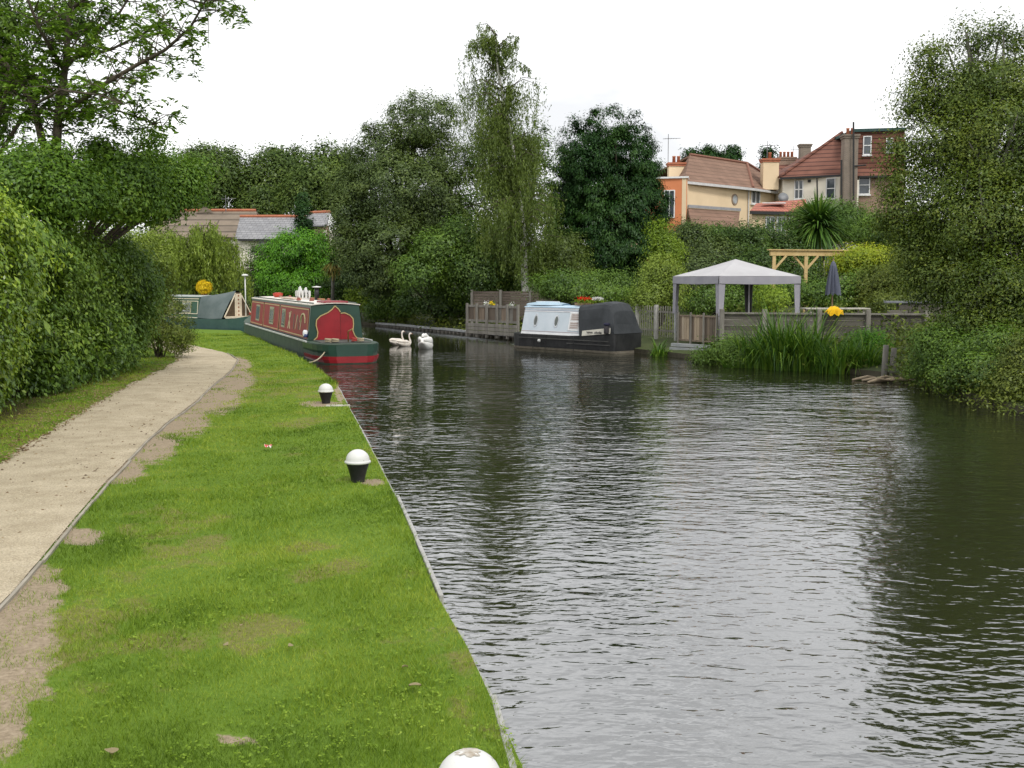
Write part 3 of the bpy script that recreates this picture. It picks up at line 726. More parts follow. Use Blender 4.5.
# --- far left: trees behind the roofs
for i, (a, lab) in enumerate([
    ([bl(205, 180, 112, 28, 34), bl(190, 205, 112, 26, 24), bl(222, 170, 113, 18, 22)], 'distant tree behind the brown tiled roof at the left'),
    ([bl(268, 180, 114, 26, 30), bl(250, 190, 114, 20, 26), bl(285, 165, 115, 20, 22), bl(262, 205, 113, 26, 18)], 'distant tree with gappy crown behind the slate roofs'),
    ([bl(325, 178, 108, 26, 28), bl(308, 195, 108, 22, 24), bl(342, 190, 108, 22, 40)], 'distant rounded tree between the slate roofs and the large dark willow')]):
    plant('distant_tree', lab, 'tree', gb(a[0][0] / a[0][1] * F + 512, a[0][1]), a, 15000, .42, LF['far'], 30 + i, trunk=.35, clump=.75, group='trees behind the houses at the left')
plant('spruce_tree', 'thin dark blue green spire conifer beside the slate roof', 'tree', gb(303, 86), [bl(303, 238, 86, 9, 22), bl(303, 220, 86, 7, 16), bl(303, 203, 86, 3.5, 12)], 5000, .22, LF['cypress'], 34, trunk=.12, clump=.25)
# weeping strands: willow and birch
def weeping(name, label, base, arcs, m, leaf, seed, bark, trunkpts, trunk_r, per_strand=26, lean=.08, aspect=.36, spread=.05):
    """arcs: (start, end, strand length, number of strands) in world coordinates"""
    r = np.random.default_rng(seed); base = Vector(base); t = thing(name, label, 'tree', base); mb = MB()
    mb.tube([Vector(p) - base for p in trunkpts], [trunk_r * (1 - .85 * i / (len(trunkpts) - 1)) for i in range(len(trunkpts))], 8); mb.build('trunk', bark, t, smooth=True); mb = MB()
    Ps = []
    for a, b, ln, ns in arcs:
        a = Vector(a) - base; b = Vector(b) - base; mid = a.lerp(b, .5) + Vector((0, 0, (b - a).length * .22))
        mb.tube([a, a.lerp(mid, .6), mid, b], [trunk_r * .16, trunk_r * .12, trunk_r * .08, trunk_r * .03], 4)
        for k in range(ns):
            u = r.random() ** .7; q = a.lerp(mid, 2 * u) if u < .5 else mid.lerp(b, 2 * u - 1)
            q = np.array(q) + r.normal(size=3) * np.array([.25, .25, .12]) * ln * .25
            L_ = ln * r.uniform(.45, 1.15); n = max(6, int(per_strand * L_ / ln))
            s = np.sort(r.random(n)); d = r.normal(size=2) * lean
            w = np.stack([q[0] + d[0] * s * L_ + np.sin(s * 5 + k) * .04, q[1] + d[1] * s * L_, q[2] - s * L_], 1) + r.normal(size=(n, 3)) * spread
            Ps.append(w)
    tag(mb.build('limbs', BARK, t, smooth=True), kind='stuff')
    p = np.concatenate(Ps); n = len(p)
    nr = r.normal(size=(n, 3)) * np.array([1, 1, .45]) + np.array([0, -.2, .25])
    leaf_cloud('crown', p, nr, leaf, m, t, aspect, axis=np.tile([0, 0, -1.0], (n, 1)), r=r, jitter=.35, rbias=r.normal(0, .06, n), tri=True)
    return t
Y = 60
arcs = []
rr = np.random.default_rng(5)
for k in range(92):
    px = rr.uniform(138, 252); top = 222 + ((px - 195) / 56) ** 2 * 26 + rr.uniform(0, 30)
    arcs.append((P(195 + (px - 195) * .3, top + 14, Y), P(px, top, Y + rr.uniform(-2.4, 2.4)), rr.uniform(1.3, 3.0), 20))
weeping('willow_tree', 'soft light green weeping willow behind the green boat', gb(195, 61.5), arcs, LF['willow'], .17, 41, BARK, [gb(195, 61.5), P(195, 270, Y), P(196, 240, Y)], .22, per_strand=24)
plant('conifer_hedge', 'bright green clipped conifer hedge behind the red boat', 'hedge', gb(300, 69.5), [bl(285, 262, 70, 24, 28), bl(315, 262, 70, 26, 30), bl(300, 250, 70, 30, 20), bl(270, 275, 69.5, 14, 16), bl(335, 270, 70, 14, 24), bl(300, 285, 69.5, 36, 18)], 22000, .2, LF['bright'], 42, clump=.3, shell=.65, lump=.12, axis=(0, 0, 1))
for i, (bb, mm, lab, nn, Yb) in enumerate([
    ([bl(262, 258, 74, 14, 14), bl(255, 275, 72, 18, 16), bl(240, 285, 71, 14, 14), bl(262, 292, 70.5, 18, 12)], 'dark', 'dark shrub between the willow and the bright conifer hedge', 6000, 71),
    ([bl(350, 262, 66, 18, 20), bl(340, 285, 65.5, 18, 16), bl(360, 282, 65, 16, 22)], 'dark', 'dark shrub behind the small cabbage palm', 7000, 65.6),
    ([bl(356, 294, 63.5, 8, 8), bl(362, 300, 63.4, 8, 6)], 'lime', 'small yellow green bush at the water beside the red boat', 1800, 63.6),
    ([bl(215, 300, 66, 30, 10), bl(185, 298, 66, 24, 14), bl(160, 300, 66, 26, 16)], 'mid', 'low scrub on the bank behind the green boat', 7000, 75.5),
    ([bl(386, 300, 60.8, 12, 14), bl(400, 306, 60.5, 14, 10), bl(376, 308, 62, 9, 10)], 'mid', 'low green shrub under the dark willow near the swans', 4000, 63.5)]):
    plant('shrub', lab, 'shrub', gb(bb[0][0] / bb[0][1] * F + 512, Yb), bb, nn, .19, LF[mm], 60 + i, clump=.28, shell=.4, stem='stem')

# --- the big dark willow, the birch, the cypress
plant('dark_willow_tree', 'large dusky grey green tree with two high rounded lobes left of the birch', 'tree', gb(405, 64),
      [bl(420, 122, 61, 34, 30), bl(380, 148, 61, 34, 26), bl(440, 160, 62, 30, 30), bl(400, 195, 60, 52, 44), bl(365, 190, 60.5, 32, 28), bl(352, 215, 60, 22, 24), bl(395, 250, 59, 46, 36), bl(440, 230, 61, 36, 40), bl(375, 272, 59, 26, 26), bl(425, 200, 60, 36, 40), bl(352, 245, 60, 22, 26), bl(370, 255, 60, 26, 26)],
      80000, .175, LF['greyg'], 43, trunk=.4, clump=.32, shell=.45, per=70)
Y = 52; arcs = []; rr = np.random.default_rng(8)
def trunk_at(py): return P(524 - (290 - py) * .078 - max(0, 150 - py) * .06, py, Y)
for k in range(120):
    py = rr.uniform(32, 265); tpos = trunk_at(py)
    half = np.interp(py, [30, 60, 100, 150, 200, 260], [16, 40, 46, 42, 62, 54])
    dx = rr.uniform(-1, 1); cxp = np.interp(py, [30, 100, 150, 220, 270], [493, 498, 500, 520, 520])
    e = P(cxp + dx * half, py - rr.uniform(0, 14), Y + rr.uniform(-1, 1) * half * pm(Y) * .8)
    arcs.append((tpos, e, rr.uniform(1.0, 2.9) * (1 if py > 70 else .45), 24 if py > 150 else 21))
weeping('silver_birch_tree', 'tall slender silver birch with drooping sprays and white trunk behind the black boat', gb(525, 52), arcs, LF['birch'], .13, 44,
        mat('birch_bark', (.5, .49, .45), (.1, .09, .08), scale=3.2, rough=.8, lo=.52, hi=.62, stretch=(1, 1, 1.4), bump=.3),
        [Vector(gb(525, 52)) - Vector((0, 0, .2)), P(525, 290, Y), P(523, 230, Y), P(517, 180, Y), P(508, 120, Y), P(498, 70, Y), P(494, 30, Y)], .21, per_strand=25)
plant('garden_tree', 'dense mid green tree directly behind the silver birch', 'tree', gb(505, 63), [bl(500, 165, 63, 42, 42), bl(535, 175, 63, 26, 48), bl(480, 210, 62, 40, 50), bl(525, 230, 62, 34, 40), bl(500, 265, 62, 50, 26)], 30000, .2, LF['dark'], 45, trunk=.28, clump=.4, shell=.45)
plant('cypress_tree', 'big dark green cypress with many pointed tops', 'tree', gb(608, 66),
      [bl(608, 215, 66, 58, 56), bl(574, 225, 66, 29, 48), bl(642, 225, 66, 25, 46), bl(568, 188, 66, 17, 42), bl(644, 178, 66, 14, 40), bl(608, 240, 64.5, 44, 40), bl(608, 172, 66, 47, 40), bl(578, 152, 66, 19, 34), bl(598, 142, 65, 13, 32), bl(612, 138, 66.5, 12, 30), bl(634, 146, 66, 14, 34), bl(565, 190, 66, 16, 34), bl(645, 190, 66, 13, 32), bl(608, 255, 65.5, 60, 26), bl(656, 236, 66, 11, 28), bl(622, 165, 64, 18, 40), bl(588, 185, 64, 20, 40)],
      92000, .24, LF['cypress'], 46, trunk=.35, clump=.24, shell=.88, lump=.06, axis=(0, 0, 1), aspect=.34, per=70)
for i, (bb, mm, lab, nn, lf_, Yb) in enumerate([
    ([bl(440, 250, 54, 30, 20), bl(470, 240, 54.5, 30, 22), bl(420, 272, 54, 26, 18), bl(455, 285, 55, 22, 20)], 'mid', 'spreading laurel bush overhanging the bank left of the plank landing', 12000, .19, 57),
    ([bl(480, 270, 53, 24, 24), bl(505, 265, 54, 22, 24), bl(445, 300, 56.5, 26, 16), bl(415, 298, 57.5, 22, 14)], 'dark', 'dark shrub mass behind the slatted fence panels', 11000, .19, 58),
    ([bl(562, 252, 53, 22, 18), bl(550, 268, 53, 20, 14), bl(575, 270, 53, 14, 10)], 'birch', 'rounded olive bush to the right of the birch trunk', 7000, .16, 53),
    ([bl(565, 284, 49, 34, 12), bl(605, 283, 49.5, 30, 12), bl(635, 285, 49.5, 14, 10), bl(590, 292, 49, 52, 8)], 'mid', 'long low clipped hedge behind the roof of the black boat', 13000, .14, 49),
    ([bl(664, 247, 47, 9, 14), bl(659, 231, 47, 4, 9), bl(671, 254, 47, 6, 9)], 'lime', 'young yellow green bush in front of the cypress', 4500, .13, 47.2),
    ([bl(660, 275, 43, 18, 18), bl(652, 292, 42.5, 14, 14), bl(672, 290, 43, 13, 20), bl(645, 300, 42, 10, 8)], 'willow', 'loose pale green bush above the picket fence', 9000, .12, 43),
    ([bl(690, 245, 55, 22, 20), bl(715, 255, 54, 24, 18), bl(700, 268, 53, 26, 16), bl(680, 236, 58, 13, 11)], 'greyg', 'grey green shrub behind the left side of the gazebo', 12000, .17, 54),
    ([bl(745, 248, 55, 26, 22), bl(760, 265, 54, 24, 16), bl(735, 272, 53, 24, 16), bl(770, 245, 56, 18, 20)], 'dark', 'dark leafy shrub behind the gazebo peak', 13000, .17, 54),
    ([bl(725, 238, 62, 22, 10), bl(750, 243, 61, 20, 11), bl(705, 238, 62, 16, 11)], 'mid', 'low mid green shrub directly below the cream house', 8000, .18, 62),
    ([bl(825, 215, 64, 28, 14), bl(850, 225, 63, 24, 20), bl(875, 232, 60, 22, 16), bl(800, 225, 64, 14, 16)], 'mid', 'leafy bush growing below the brick house', 12000, .19, 63),
    ([bl(815, 292, 44, 16, 13), bl(838, 295, 43.5, 18, 14), bl(795, 292, 44.5, 14, 12), bl(858, 288, 44, 14, 16)], 'mid', 'low dark mound of shrub behind the folded parasol', 10000, .13, 44),
    ([bl(855, 262, 47, 24, 13), bl(880, 265, 47, 16, 14), bl(870, 256, 47.5, 24, 8)], 'yellow', 'golden yellow clipped hedge beside the pergola', 9000, .13, 47),
    ([bl(872, 285, 43, 20, 20), bl(895, 285, 42, 18, 26), bl(885, 305, 40, 20, 14), bl(905, 265, 44, 16, 20)], 'scrub', 'olive shrub below the golden hedge at the end of the terrace', 11000, .12, 42.5),
    ([bl(895, 240, 58, 24, 16), bl(925, 245, 56, 24, 22), bl(960, 245, 54, 30, 30)], 'dark', 'dark shrub under the brick house wall behind the sallow', 9000, .18, 57),
    ([bl(700, 300, 46, 20, 12), bl(720, 298, 46, 16, 14), bl(745, 300, 46, 20, 12)], 'mid', 'low leafy border plants seen under the gazebo roof', 6000, .12, 46),
    ([bl(788, 258, 55, 20, 22), bl(770, 275, 54, 22, 14), bl(800, 275, 53, 20, 14)], 'dark', 'dark shrub seen under the pergola beam', 9000, .17, 55),
    ([bl(775, 300, 43, 14, 9), bl(765, 295, 43.5, 10, 12)], 'lime', 'small fresh green bush seen through the gazebo', 3000, .11, 43.5)]):
    plant('shrub', lab, 'shrub', gb(bb[0][0] / bb[0][1] * F + 512, Yb), bb, nn, lf_, LF[mm], 70 + i, clump=.3 * Yb / 52, shell=.4, stem='stem', bark=BARK)
# distant conifers behind the cream house
for i, (px, top, w) in enumerate([(692, 151, 9), (708, 149, 10), (731, 147, 11), (768, 152, 8), (720, 156, 8)]):
    plant('distant_conifer', ['dark conifer tip leftmost above the cream house roof', 'dark conifer tip second from the left above the cream house roof', 'tallest dark conifer tip above the middle of the cream house roof', 'dark conifer tip just left of the tall cream chimney', 'short dark conifer tip in the dip of the group above the cream house'][i], 'tree', gb(px, 125),
          [bl(px, top + 26, 125, w, 22), bl(px, top + 10, 125, w * .5, 12)], 3500, .4, LF['cypress'], 90 + i, trunk=.25, clump=.5, group='conifers behind the cream house')

# --- the big tree on the right and its undergrowth
rb_ = Vector((12.2, 26.5, .15))
plant('sallow_tree', 'large olive green tree overhanging the water at the right edge', 'tree', rb_,
      [bl(1000, 85, 27, 46, 30), bl(955, 92, 27, 27, 30), bl(940, 140, 27, 36, 36), bl(1000, 140, 26.5, 60, 50), bl(1050, 110, 27, 50, 60), bl(930, 205, 27, 34, 42), bl(985, 215, 26, 52, 50), bl(1050, 220, 26, 50, 70), bl(945, 275, 26.5, 40, 40),
       bl(1000, 290, 25.5, 52, 44), bl(920, 250, 27, 26, 36), bl(1040, 300, 25, 50, 50), bl(975, 330, 25.5, 36, 22), bl(912, 100, 27, 13, 16), bl(900, 145, 27, 9, 12), bl(978, 42, 27, 15, 13), bl(1018, 48, 27, 12, 22), bl(928, 60, 27, 12, 15), bl(945, 42, 27, 8, 12), bl(905, 118, 27, 10, 14), bl(893, 185, 27, 10, 16), bl(965, 30, 27, 6, 10), bl(1000, 30, 27, 6, 12), bl(920, 78, 27, 8, 10), bl(890, 225, 27, 9, 14), bl(900, 165, 27, 15, 30), bl(897, 212, 27, 15, 30)],
      104000, .097, LF['right'], 50, trunk=.19, clump=.25, shell=.35, per=60, bark=BARKG, ntw=60, lump=.3)
for i, (bb, mm, lab, nn, Yb) in enumerate([
    ([bl(940, 345, 25.5, 26, 20), bl(965, 355, 24.5, 26, 20), bl(925, 365, 25.8, 14, 14)], 'mid', 'undergrowth on the bank behind the mooring posts', 9000, 26.2),
    ([bl(985, 372, 23.2, 26, 18), bl(955, 378, 24, 20, 12), bl(1005, 350, 23.5, 26, 24)], 'hedge_dark', 'shrub trailing into the water below the sallow', 9000, 24.2),
    ([bl(722, 352, 33, 18, 12), bl(705, 358, 33.6, 12, 7), bl(738, 358, 32.4, 14, 9), bl(730, 345, 33.2, 9, 9)], 'mid', 'leafy waterside weeds left of the reeds below the terrace wall', 5000, 33.8),
    ([bl(862, 350, 31.5, 16, 16), bl(876, 345, 31.8, 12, 14)], 'bright', 'leafy waterside bush at the right end of the reeds', 4500, 31.8),
    ([bl(1015, 385, 21.8, 24, 18), bl(1035, 360, 22, 30, 36), bl(1050, 395, 21.2, 26, 24)], 'scrub', 'scrubby bush at the water in the right corner', 9000, 22)]):
    plant('shrub', lab, 'shrub', (bb[0][0] + .8, Yb, .1), bb, nn, .09, LF[mm], 110 + i, clump=.2, shell=.35, stem='stem')

# --- reeds, cordylines, grasses: arching strap leaves
def straps(name, part, label, cat, base, n, h, spread, m, seed, width=.02, droop=.5, dirz=1.0, parent=None, ell=(1, 1), origin=(0, 0, 0), group=None, seg=5):
    r = np.random.default_rng(seed)
    t = parent or thing(name, label, cat, base, group=group)
    a = r.uniform(0, 6.28, n); rad = np.sqrt(r.random(n)) * spread
    x0 = np.cos(a) * rad * ell[0]; y0 = np.sin(a) * rad * ell[1]; hh = h * r.uniform(.55, 1.1, n) * (1 - .45 * (rad / max(spread, 1e-6)) ** 2)
    a2 = a + r.normal(0, .8, n); out = r.uniform(.1, .75, n) * hh; dr = droop * r.random(n) ** 1.5 * hh
    s = np.linspace(0, 1, seg)
    cx = x0[:, None] + np.cos(a2)[:, None] * out[:, None] * s ** 1.8; cy_ = y0[:, None] + np.sin(a2)[:, None] * out[:, None] * s ** 1.8
    cz = hh[:, None] * s * dirz - dr[:, None] * s ** 3.2
    w = width * r.uniform(.7, 1.3, n)[:, None] * (1 - s ** 2.5 * .95) * .5
    bx, by = -np.sin(a2 + r.normal(0, .6, n))[:, None] * w, np.cos(a2)[:, None] * w
    v = np.stack([np.stack([cx - bx, cy_ - by, cz], 2), np.stack([cx + bx, cy_ + by, cz], 2)], 2).reshape(n, seg * 2, 3)
    v = v + np.array(origin)
    idx = np.arange(n)[:, None, None] * seg * 2
    q = np.array([[2 * i, 2 * i + 1, 2 * i + 3, 2 * i + 2] for i in range(seg - 1)])[None] + idx
    rn = np.repeat(np.clip(r.normal(.5, .22, n), 0, 1), seg * 2)
    npmesh(part, v.reshape(-1, 3), q.reshape(-1, 4), m, t, rnd=rn)
    return t
for i, (px, py, h, n, sp, lab) in enumerate([
    (757, 368, .95, 420, .5, 'reed clump left of the middle of the reed bed'),
    (785, 370, 1.25, 620, .6, 'tallest arching reed clump in the middle of the reed bed'),
    (812, 371, 1.15, 600, .6, 'tall reed clump right of the middle of the reed bed'),
    (840, 374, .8, 420, .5, 'medium reed clump near the right end of the reed bed'),
    (866, 374, .75, 420, .45, 'bright low reed clump at the right end of the bed by the posts'),
    (738, 368, .55, 200, .35, 'short reed tuft at the left end of the reed bed'),
    (660, 357, .75, 160, .22, 'small reed tuft between the black boat and the plank step'),
    (523, 344, .6, 90, .16, 'small reed tuft at the far end of the black boat')]):
    g = G(px, py, WATER)
    straps('reed_clump', 'blades', lab, 'reeds', (g.x, g.y + .35, WATER - .1), int(n * .8), h * (1.8 if i < 5 else 1) + .1, sp * 1.0, LF['reed'], 120 + i, width=.045, droop=.95, group='reeds along the far bank')
def cordyline(label, px, py, Yc, rpx, base, seed, n=420, dead=False, tr=.1):
    t = thing('cabbage_palm', label, 'palm tree', base); c = P(px, py, Yc) - Vector(base); rad = rpx * pm(Yc)
    mb = MB(); mb.tube([(0, 0, -.2), (c.x * .4, c.y * .4, c.z * .5), c], [tr * 1.3, tr, tr * .9], 8); mb.build('trunk', BARKG, t, smooth=True)
    r = np.random.default_rng(seed); seg = 5; d = unit(r.normal(size=(n, 3)) + np.array([0, 0, .45])); L_ = rad * r.uniform(.75, 1.1, n)
    s = np.linspace(0, 1, seg)
    ctr = np.array(c) + d[:, None, :] * (L_[:, None] * s)[:, :, None]
    ctr[:, :, 2] -= (L_ * r.uniform(.1, .55, n))[:, None] * s ** 2.4
    sd_ = unit(np.cross(d, [0, 0, 1]))[:, None, :] * (.05 * rad / 1.3 * (1 - s ** 2 * .9))[None, :, None] * .7
    v = np.stack([ctr - sd_, ctr + sd_], 2).reshape(-1, 3)
    q = np.array([[2 * i, 2 * i + 1, 2 * i + 3, 2 * i + 2] for i in range(seg - 1)])[None] + np.arange(n)[:, None, None] * seg * 2
    npmesh('crown', v, q.reshape(-1, 4), LF['cord'], t, rnd=np.repeat(np.clip(r.normal(.5, .22, n), 0, 1), seg * 2))
    if dead:
        k = 160; d = unit(r.normal(size=(k, 3)) * np.array([1, 1, .3]) + np.array([0, 0, -.7])); L_ = rad * .9 * r.uniform(.6, 1, k)
        ctr = np.array(c) + d[:, None, :] * (L_[:, None] * s)[:, :, None]; ctr[:, :, 2] -= (L_ * .5)[:, None] * s ** 2
        sd_ = unit(np.cross(d, [0, 0, 1]))[:, None, :] * (.05 * (1 - s ** 2 * .9))[None, :, None]
        v = np.stack([ctr - sd_, ctr + sd_], 2).reshape(-1, 3); q = np.array([[2 * i, 2 * i + 1, 2 * i + 3, 2 * i + 2] for i in range(seg - 1)])[None] + np.arange(k)[:, None, None] * seg * 2
        npmesh('dead_leaves', v, q.reshape(-1, 4), LF['dead'], t, rnd=np.repeat(r.random(k), seg * 2))
    return t
cordyline('large spiky cabbage palm in front of the brick house', 818, 226, 56, 42, gb(816, 56), 131, n=800, dead=False, tr=.2)
cordyline('small cabbage palm with a skirt of dead straw leaves behind the red boat', 333, 262, 63, 15, gb(333, 63.5), 132, n=260, dead=True, tr=.1)
cordyline('low spiky cabbage palm beside the large one below the brick house', 800, 240, 56.5, 20, gb(800, 56.6), 133, n=300, dead=False, tr=.12)

# ------------------------------------------------------------------ bank undergrowth (uncountable)
def undergrowth():
    r = np.random.default_rng(77); n = 46000; per = 40; nc = n // per
    k = np.arange(len(edgeF)); s = r.uniform(1.1, 15.5, nc)
    s = np.where(r.random(nc) < .25, r.uniform(3.2, 8, nc), s)
    ex, ey = np.interp(s, k, edgeF[:, 0]), np.interp(s, k, edgeF[:, 1])
    off = r.random(nc) ** 1.3 * 9 + .1
    dx = np.interp(s, [3, 8, 12], [.95, .6, .25]); dy = np.sqrt(1 - dx * dx)
    x, y_ = ex + dx * off, ey + dy * off
    terr = ((x / y_) > (655 - 512) / F) & ((x / y_) < (892 - 512) / F) & (off < 8) & (off > .4)
    z = np.interp(off, HD, HZ)
    keepout = (((x / y_) > (636 - 512) / F) & ((x / y_) < (722 - 512) / F) & (y_ < 41)) | (((x / y_) > (868 - 512) / F) & ((x / y_) < (915 - 512) / F) & (off < 1.2))
    z = np.where(keepout, -3, z)
    hgt = np.clip(.15 + .1 * off, 0, .7) * r.random(nc) * np.where(terr, .15, 1)
    tr = (s > 1.1) & (s < 4.6) & (r.random(nc) < .35)
    x = np.where(tr, ex - .05 + .12 * r.random(nc), x); y_ = np.where(tr, ey, y_); z = np.where(tr, -.33, z); hgt = np.where(tr, .45 * r.random(nc), hgt)
    c = np.stack([x, y_, z + hgt], 1); ci = r.integers(0, nc, n)
    o = r.normal(size=(n, 3)) * np.array([.3, .3, .16]); p = c[ci] + o; p[:, 2] = np.maximum(p[:, 2], z[ci] + .01)
    nr = r.normal(size=(n, 3)) * .5 + np.array([0, -.2, .7])
    o = leaf_cloud('bank_undergrowth', p, nr, np.where(tr[ci], .075, .15), LF['scrub'], None, .45, rbias=r.normal(0, .15, nc)[ci], r=r)
    tag(o, 'low weeds and ivy covering the ground of the far bank', 'undergrowth', kind='stuff')
undergrowth()

# ------------------------------------------------------------------ mooring bollards
WHITE = mat('white_paint_chipped', (.62, .62, .60), (.34, .31, .27), scale=26, rough=.5, lo=.66, hi=.72, bump=.1)
BLACK = mat('black_paint', (.012, .012, .013), (.025, .025, .026), scale=8, rough=.45)
RUST = mat('worn_bare_iron', (.30, .25, .19), (.5, .47, .42), scale=30, rough=.9)
STONE = mat('pale_stone', (.36, .34, .29), (.5, .48, .43), scale=8, rough=.9, bump=.4)
b1 = G(469, 747, .37); b2 = G(358, 482, 0); b3 = G(326, 403, 0)
for (b, lab, worn) in ((b1, 'nearest mooring bollard cut off by the bottom edge, white dome worn on top', True), (b2, 'middle mooring bollard with white dome and black tapered base', False), (b3, 'farthest and smallest mooring bollard by the stone slab, near the red boat', False)):
    t = thing('mooring_bollard', lab, 'bollard', (b.x, b.y, float(lawn_z(np.array([b.x]), np.array([b.y]))[0]) - .01), group='mooring bollards along the towpath')
    MB().lathe([(.074, -.05), (.073, .02), (.082, .07), (.104, .15), (.122, .205), (.126, .222)], 32).build('base', BLACK, t, smooth=True)
    dm = [(.127, .216), (.139, .219), (.143, .229), (.142, .241), (.130, .247), (.129, .25)]
    for k in range(1, 9): a = k / 8 * R(86); dm.append((.129 * math.cos(a), .25 + .118 * math.sin(a)))
    MB().lathe(dm, 40).build('dome', WHITE, t, smooth=True)
    if worn:
        mbw = MB(); rw = random.Random(3); vs = []
        for k in range(22):
            a = 2 * math.pi * k / 22; q = .036 + rw.uniform(-.01, .014); vs.append((q * math.cos(a) * 1.3, q * math.sin(a), .25 + .118 * math.sqrt(max(0, 1 - ((q * 1.3 if abs(math.cos(a)) > .7 else q) / .129) ** 2)) + .0022))
        mbw.add(vs + [(0, 0, .3705)], [(k, (k + 1) % 22, 22) for k in range(22)]); mbw.build('worn_patch', RUST, t, smooth=True)
s0 = G(326, 406, 0)
tag(MB().box((s0.x + .2, s0.y + .05, -.014), (.42, .2, .05), rz=R(6)).build('stone_slab', STONE, bevel=.012), 'flat pale stone slab set in the grass under the farthest bollard', 'slab')
# litter and leaves on the grass
g = G(268, 450, 0)
t = thing('crumpled_wrapper', 'small crumpled red and white wrapper lying on the grass', 'litter', (g.x, g.y, .02))
mbl = MB(); rw = random.Random(5); vs = []
for i in range(5):
    for j in range(5): vs.append(((i - 2) * .022 + rw.uniform(-.008, .008), (j - 2) * .022 + rw.uniform(-.008, .008), .03 + rw.uniform(-.02, .035)))
mbl.add(vs, [(i * 5 + j, (i + 1) * 5 + j, (i + 1) * 5 + j + 1, i * 5 + j + 1) for i in range(4) for j in range(4)])
mbl.build('foil', mat('red_white_print', (.55, .06, .05), (.75, .72, .7), scale=22, rough=.4, lo=.48, hi=.52), t)
DL = leafmat('fallen_leaf_buff', (.30, .24, .12), (.46, .40, .22), (.55, .5, .33))
for i, (px, py, lab) in enumerate([(415, 693, 'pale curled fallen leaf on the grass near the nearest bollard'), (242, 632, 'small white fallen petal in the middle of the lawn'), (226, 652, 'tiny pale leaf on the lawn left of the white petal'), (291, 653, 'tiny pale leaf on the lawn right of the white petal'), (112, 760, 'buff leaf on the lawn near the lower left corner'), (405, 674, 'small brown leaf beside the pale curled leaf')]):
    g = G(px, py, 0); s = .042 if i in (0, 4) else .022
    v = []; nk = 8
    for k in range(nk + 1):
        u = k / nk; w = s * .75 * math.sin(math.pi * u) ** .7
        v += [((u - .5) * s * 1.6, -w, .045 + .012 * math.sin(u * 3)), ((u - .5) * s * 1.6, 0, .036 + .008 * math.sin(u * 3)), ((u - .5) * s * 1.6, w, .047)]
    mbl = MB(); mbl.add(v, [(3 * k + j, 3 * k + 3 + j, 3 * k + 4 + j, 3 * k + 1 + j) for k in range(nk) for j in (0, 1)])
    o = mbl.build('fallen_leaf', DL, smooth=True); o.location = (g.x, g.y, 0); o.rotation_euler = (0, 0, i * 1.3); tag(o, lab, 'leaf', 'leaves fallen on the lawn')

# ------------------------------------------------------------------ narrowboats
GREENP = mat('boat_green_paint', (.012, .042, .028), (.018, .058, .038), scale=2, rough=.38, spec=.5)
HULLG = mat('boat_hull_green_faded', (.025, .05, .035), (.05, .08, .055), scale=3, rough=.6)
REDP = mat('boat_red_paint', (.22, .012, .009), (.28, .02, .014), scale=2.2, rough=.5, spec=.2)
REDDEEP = mat('boat_deep_red_paint', (.20, .004, .008), (.27, .006, .012), scale=2, rough=.4, spec=.5)
CREAM = mat('boat_cream_paint', (.74, .66, .52), (.62, .53, .40), scale=2.5, rough=.6)
GOLD = mat('boat_gold_line', (.50, .38, .17), (.42, .31, .14), scale=6, rough=.5)
ROOFC = mat('boat_roof_cream', (.74, .70, .64), (.62, .56, .50), scale=1.4, rough=.7)
STEELW = mat('boat_rubbing_strake', (.38, .39, .38), (.52, .53, .52), scale=5, rough=.6)
ROPE = mat('rope_hemp', (.42, .36, .25), (.30, .25, .17), scale=30, rough=.9)
GLASSB = glassmat('boat_window_glass', (.05, .06, .05))
def hull_loft(mb, secs):
    """secs: list of (x, halfwidth, zbottom, ztop)"""
    vs = []; fs = []
    for x, w, zb_, zt in secs:
        vs += [(x, w, zt), (x, w * .985, (zt + zb_) / 2), (x, w * .93, zb_), (x, -w * .93, zb_), (x, -w * .985, (zt + zb_) / 2), (x, -w, zt)]
    for i in range(len(secs) - 1):
        for k in range(6):
            q = (k + 1) % 6; fs.append((i * 6 + k, i * 6 + q, (i + 1) * 6 + q, (i + 1) * 6 + k))
    n = len(secs) - 1
    fs.append((0, 1, 2, 3, 4, 5)); fs.append(tuple(n * 6 + k for k in (5, 4, 3, 2, 1, 0)))
    mb.add(vs, fs)
def hw(x, L_, W2, stern, bow):
    w = W2
    if x < stern: w = W2 * math.sqrt(max(.0, 1 - ((stern - x) / stern) ** 2)) * .55 + W2 * .45 if x > 0 else W2 * .45
    if x > L_ - bow: w = W2 * (1 - ((x - (L_ - bow)) / bow) ** 2.2) + .03
    return w
